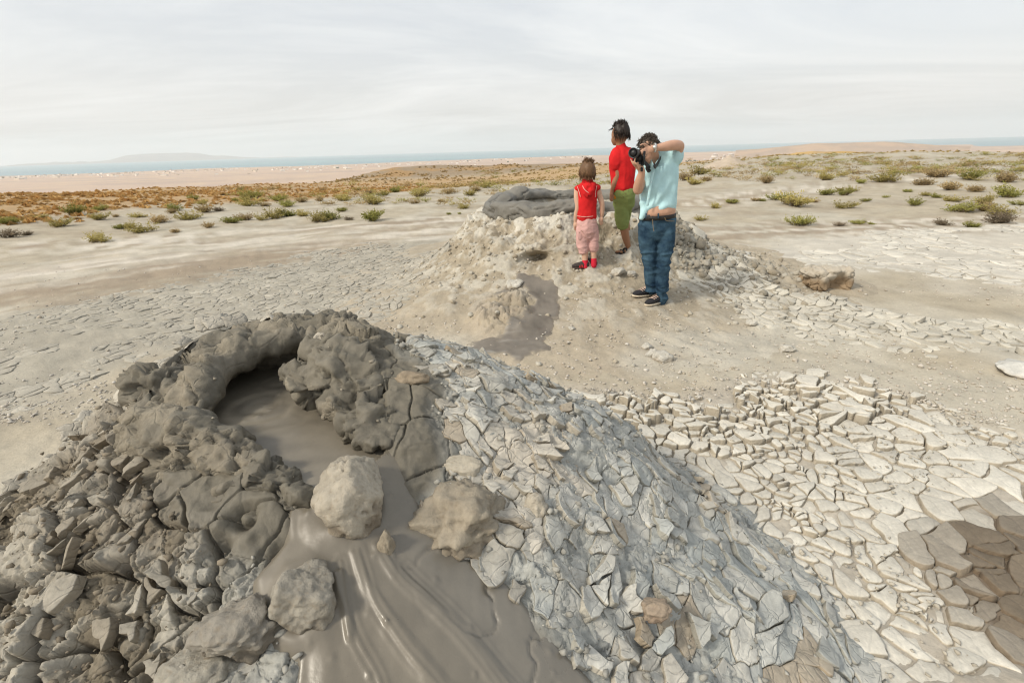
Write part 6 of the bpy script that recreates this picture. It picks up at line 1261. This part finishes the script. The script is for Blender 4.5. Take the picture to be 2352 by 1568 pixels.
M_red = mat_plain('red_cloth', (.54, .018, .020), .85, .16, 8, .12, .15, bscale=90); vs_ = [B.limb([(1347, 499, 0, (.103, .088)), (1347, 480, 0, (.099, .084)), (1348, 450, 0, (.106, .084)), (1348.5, 434, 0, (.110, .078)), (1349, 425, .0, (.095, .064)), (1349, 419, 0, (.058, .052))], 20), B.e(1328, 433, 0, (.036, .048, .032)), B.e(1370.5, 431, 0, (.036, .048, .032))]
Vv, Fv = fuse(vs_, .007, 4); Vv = wrinkle(Vv, Fv, .007, 601, (1, 1, .6), 8, True); vest = B.add('hoodie_vest', Vv, Fv, M_red)
hd = [B.limb([(1337, 424, -.05, (.028, .022)), (1343, 436, -.085, (.032, .022)), (1350, 447, -.095, (.030, .020)), (1357, 436, -.085, (.032, .022)), (1361, 423, -.05, (.028, .022))]), B.e(1349.5, 431, -.075, (.050, .022, .045)), B.e(1350, 443, -.09, (.026, .018, .024))]
Vh_, Fh_ = fuse(hd, .006, 4); B.add('hood', wrinkle(Vh_, Fh_, .006, 603, (1, 1, 1), 14), Fh_, M_red, vest)
M_trim = mat_plain('white_stitching', (.75, .45, .40), .9)
for pts in ([(1336, 421, -.06), (1341, 433, -.105), (1349, 441, -.115), (1357, 445, -.112)], [(1326, 429, -.055), (1330, 440, -.07), (1333, 452, -.085)], [(1371, 427, -.06), (1368, 440, -.07), (1367.5, 452, -.082)], [(1325, 496, -.03), (1335, 497.5, -.082), (1347, 498, -.093), (1359, 497, -.082), (1369, 495, -.03)]): B.add('stitching', *tube(spline([B.p(*a) for a in pts], 6), [.0028] * ((len(pts) - 1) * 6 + 1), 6), M_trim, vest)
M_pink = mat_plain('pink_cotton', (.56, .34, .315), .9, .07, 16, .15, .15, bscale=60); sh = [B.limb([(1347.5, 505, 0, (.100, .085)), (1348, 518, 0, (.105, .095)), (1349, 532, 0, (.100, .090))], 18), B.limb([(1338, 525, 0, .064), (1337.5, 548, 0, .062), (1338.5, 565, 0, .060), (1339.5, 573, 0, .058)]), B.limb([(1360, 523, 0, .062), (1362, 545, 0, .058), (1362.5, 560, .0, .056), (1363, 568, .0, .055)])]
Vp_, Fp_ = fuse(sh, .007, 3); shorts = B.add('shorts', wrinkle(Vp_, Fp_, .007, 605, (.8, .8, 1.5), 10), Fp_, M_pink)
M_snap = mat_plain('snap_button', (.16, .10, .05), .4)
pkt = tube([B.p(1331, 531, -.060), B.p(1333, 549, -.062)], [(.024, .006), (.024, .006)], 10, (1, 0, 0)); B.add('pocket', *pkt, M_pink, shorts)
for (u, v) in ((1334.5, 518), (1335, 530), (1331, 535), (1338, 533)): B.add('snap', *ell(B.p(u, v, -.092 + .0 * u), (.004, .003, .004), None, 2), M_snap, shorts)
M_sock = mat_plain('sock_red', (.58, .02, .045), .9, .1, 80); M_sh2 = mat_plain('shoe_dark', (.045, .036, .034), .8, .25, 50, .15); M_red2 = mat_plain('shoe_red_stripe', (.50, .03, .03), .7)
for (hu, hv_, tu, tv, au, av) in ((1350, 617, 1324, 616, 1344, 604), (1366, 615, 1358, 608, 1364, 600)):
    a = cast(hu, hv_, lambda x, y: np.maximum(H_g(x, y), H_m2(x, y))); b = cast(tu, tv, lambda x, y: np.maximum(H_g(x, y), H_m2(x, y))); d = (b - a); d[2] = 0; d = d / np.linalg.norm(d) * .165; ank = a + d * .18 + np.array([0, 0, .03]); o, P3, s, u2 = shoe(B, a, a + d + np.array([0, 0, float(np.maximum(H_g(*(a + d)[:2]), H_m2(*(a + d)[:2]))) - a[2]]) * .6, .045, .034, M_sh2, mat_plain('shoe_sole_dark', (.07, .05, .045), .85), thick=.016, ankle=.034)
    for k in range(3): B.add('stripe', *tube([P3(.38 + .09 * k, .018) - s * .036, P3(.33 + .09 * k, .045) - s * .028], [.004, .004], 6), M_red2, o)
    B.add('sock', *B.limb([(au, av + 9, 0, .031), (au, av + 2, 0, .031), (au - .3, av - 7, 0, .030)]), M_sock)
M_hb = mat_plain('hair_brown', (.125, .068, .034), .55, .3, 70); f_ = hb_f / np.linalg.norm(hb_f); rot_b = np.stack([np.cross(f_, (0, 0, 1)) / np.linalg.norm(np.cross(f_, (0, 0, 1))), f_, np.cross(np.cross(f_, (0, 0, 1)), f_)], 1); hc = B.p(1349, 394, 0)
capm = ell(hc + np.array([.0, -.008, .004]), (.078, .090, .100), rot_b, 4); capV = capm[0]; d_ = (capV - hc) @ rot_b; low_ = (d_[:, 2] < -.055 + np.maximum(d_[:, 1] + .02, 0) * 1.1); capV = np.where(low_[:, None], hc + (capV - hc) * .78, capV); nn_ = vnormals(capV, capm[1]); capV = capV + nn_ * (fbm3((capV - hc) * np.array([60, 60, 9]), 2, 611) * .008 * (~low_))[:, None]
def lean_b(d, n_): return (np.array([.0, -.05, -1.2]) - np.array(n_) * (.22 if d[2] < .15 else .0)) if d[2] < .75 else np.array([.15, 0, .3])
B.add('hair', *join([(capV, capm[1]), strands(hc, (.080, .092, .100), rot_b, 700, .046, lean_b, 612, -.30, .0034, .22, outw=.12, mask=lambda d: d[1] < .35 + .6 * max(d[2], 0)), strands(hc, (.080, .092, .100), rot_b, 26, .05, lambda d, n_: np.array([.25, 0, 1.0]), 613, .90, .0034, .4)]), M_hb)

# ---- the older boy
f2_ = cast(1434, 580, lambda x, y: np.maximum(H_g(x, y), H_m2(x, y))); f2_ = f2_ + np.array([0, .05, 0]); f2_[2] = float(np.maximum(H_g(*f2_[:2]), H_m2(*f2_[:2])))
old = Person('older dark-haired boy in red T-shirt and green shorts, turned away to the left', f2_); O = old; ho_f = np.array([-.80, .58, -.10]); ob = []
ob.append(O.limb([(1433, 445, 0, (.105, .09)), (1431, 420, 0, (.105, .09)), (1430, 385, 0, (.120, .09)), (1429, 362, 0, (.125, .085)), (1428, 346, 0, (.085, .065)), (1426, 338, 0, (.048, .048)), (1424, 326, 0, (.045, .047))], 18)); ob.append(O.ex(1423.5, 309, 0, (.070, .088, .098), ho_f)); ob.append(O.ex(1415, 321, .05, (.048, .052, .05), ho_f)); ob.append(O.ex(1413, 329.5, .055, (.026, .030, .022), ho_f)); ob.append(O.ex(1408.2, 317, .085, (.010, .016, .014), ho_f)); ob.append(O.ex(1409, 324.5, .085, (.016, .012, .008), ho_f)); ob.append(O.ex(1410, 308, .075, (.040, .02, .012), ho_f))
ob.append(O.ex(1412.8, 314.5, -.045, (.010, .021, .031), ho_f))
ob.append(O.limb([(1413, 358, -.03, .048), (1416, 378, -.05, .041), (1419, 400, -.06, .034), (1412, 420, -.05, .031), (1406.5, 436, -.04, .023), (1405.5, 442, -.04, .022)])); ob.append(O.e(1404.5, 447, -.04, (.021, .026, .036)))
for pts in ([(1402, 450, -.045), (1400.5, 456, -.05), (1402, 461, -.05)], [(1403.5, 451, -.05), (1402.5, 458, -.055), (1404, 463, -.055)], [(1405.5, 451, -.05), (1405.5, 458, -.055), (1406.5, 463, -.055)], [(1407, 450, -.045), (1408, 456, -.05), (1409, 460, -.05)], [(1407, 445, -.055), (1409.5, 449, -.06), (1410, 454, -.06)]): ob.append(finger(O, pts, .0082))
ob.append(O.limb([(1447, 360, .05, .045), (1452, 385, .10, .038), (1450, 410, .12, .032), (1444, 432, .12, .024)])); ob.append(O.e(1443, 441, .12, (.02, .026, .04)))
ob.append(O.limb([(1428, 470, 0, .072), (1430, 505, 0, .055), (1434, 528, .0, .046), (1438, 548, .01, .041), (1443, 566, .02, .030), (1443, 576, .02, .032)])); ob.append(O.limb([(1438, 470, .10, .068), (1436, 505, .17, .050), (1440, 535, .22, .040), (1444, 556, .25, .03)]))
ob.append(O.limb([(1445, 577, .02, (.030, .022)), (1432, 579, -.01, (.032, .018)), (1420, 579, -.03, (.030, .014)), (1415, 578.5, -.035, (.022, .010))]))
O.add('body', *fuse(ob, .0072, 3), SK_OLD)
ts = [O.limb([(1431, 432, 0, (.122, .108)), (1431, 415, 0, (.120, .104)), (1430, 385, 0, (.132, .104)), (1429.5, 362, 0, (.136, .098)), (1429, 350, 0, (.110, .080)), (1427, 341, 0, (.062, .058))], 20), O.limb([(1417, 353, -.02, .060), (1415, 366, -.04, .062), (1415, 379, -.05, .056)]), O.limb([(1446, 352, .04, .062), (1451, 366, .07, .060), (1452, 378, .09, .052)])]
Vt, Ft = fuse(ts, .008, 4); tee = O.add('t_shirt', wrinkle(Vt, Ft, .010, 621, (1, 1, .7), 7), Ft, M_red); M_red_d = M_red
M_grn = mat_plain('green_cotton', (.205, .25, .085), .9, .08, 16, .15, .15, bscale=60); gs = [O.limb([(1432, 438, 0, (.118, .104)), (1433, 450, 0, (.122, .110)), (1434, 468, .02, (.115, .105))], 18), O.limb([(1427, 458, 0, (.078, .085)), (1428, 490, 0, (.074, .078)), (1429, 505, 0, (.070, .074)), (1430, 514, 0, (.068, .072))]), O.limb([(1439, 458, .08, (.070, .085)), (1437, 485, .12, (.060, .070)), (1435, 500, .15, (.058, .068))])]
Vg, Fg = fuse(gs, .008, 3); gsh = O.add('shorts', wrinkle(Vg, Fg, .008, 623, (.8, .8, 1.4), 9), Fg, M_grn)
O.add('pocket', *tube([O.p(1434, 440, -.108), O.p(1437, 452, -.11)], [(.045, .006)] * 2, 10, (1, 0, 0)), M_grn, gsh); O.add('patch', *ell(O.p(1413.5, 452, -.055), (.020, .006, .024), None, 2), mat_plain('patch_orange', (.55, .22, .02), .8), gsh, label='orange patch on the pocket')
for (u, v) in ((1430, 438), (1437, 445), (1432, 452)): O.add('snap', *ell(O.p(u, v, -.117), (.0045, .003, .0045), None, 2), M_snap, gsh)
M_san = mat_plain('sandal_black', (.028, .026, .025), .75, .2, 50); hl = O.p(1450, 582, .03); te = O.p(1414, 583, -.035); dd_ = te - hl; sdv = np.cross(dd_ / np.linalg.norm(dd_), (0, 0, 1)); sdv /= np.linalg.norm(sdv); q3 = lambda t, h_, s_=0: hl + dd_ * t + np.array([0, 0, h_]) + sdv * s_
san = O.add('sandal', *fuse([tube([q3(.0, .004), q3(.3, .003), q3(.65, .003), q3(.92, .004), q3(1.0, .006)], [(.03, .012), (.032, .011), (.040, .011), (.034, .011), (.02, .010)], 14, sdv)], .005, 1), M_san)
def over(t, h_, w, wd=.010): return tube(spline([q3(t, .0, -w), q3(t, h_ * .75, -w * .85), q3(t, h_, 0), q3(t, h_ * .75, w * .85), q3(t, .0, w)], 4), [(wd, .0045)] * 17, 8, dd_)
for st_ in (over(.84, .028, .036, .012), over(.60, .042, .040, .013), over(.40, .062, .038, .012)): O.add('sandal_strap', *st_, M_san, san)
O.add('heel_strap', *tube(spline([q3(.42, .03, -.036), q3(.15, .05, -.034), q3(-.02, .05, 0), q3(.15, .05, .034), q3(.42, .03, .036)], 4), [(.011, .004)] * 17, 8, (0, 0, 1)), M_san, san)
M_ho = mat_plain('hair_black', (.020, .013, .010), .5, .3, 70); f_ = ho_f / np.linalg.norm(ho_f); rt_ = np.cross(f_, (0, 0, 1)); rt_ /= np.linalg.norm(rt_); rot_o = np.stack([rt_, f_, np.cross(rt_, f_)], 1); hc = O.p(1425, 306, -.005)
capm = ell(hc + np.array([0, 0, .008]), (.084, .100, .106), rot_o, 4); capV = capm[0]; d_ = (capV - hc) @ rot_o; low_ = (d_[:, 2] < -.035 + np.maximum(d_[:, 1] + .035, 0) * 1.0 + .55 * np.maximum(d_[:, 1] - .04, 0)); capV = np.where(low_[:, None], hc + (capV - hc) * .78, capV); nn_ = vnormals(capV, capm[1]); capV = capV + nn_ * (fbm3((capV - hc) * np.array([55, 55, 14]), 2, 631) * .009 * (~low_))[:, None]
def lean_o(d, n_): return np.array([.0, .0, 1.0]) if d[2] > .6 else (np.array([0, -.1, -1.1]) if d[1] < .5 else np.array([-.6, .3, -.4]))
O.add('hair', *join([(capV, capm[1]), strands(hc, (.084, .100, .108), rot_o, 620, .036, lean_o, 632, -.35, .0038, .35, outw=.25, mask=lambda d: d[1] < .25 + .9 * max(d[2], 0))]), M_ho)
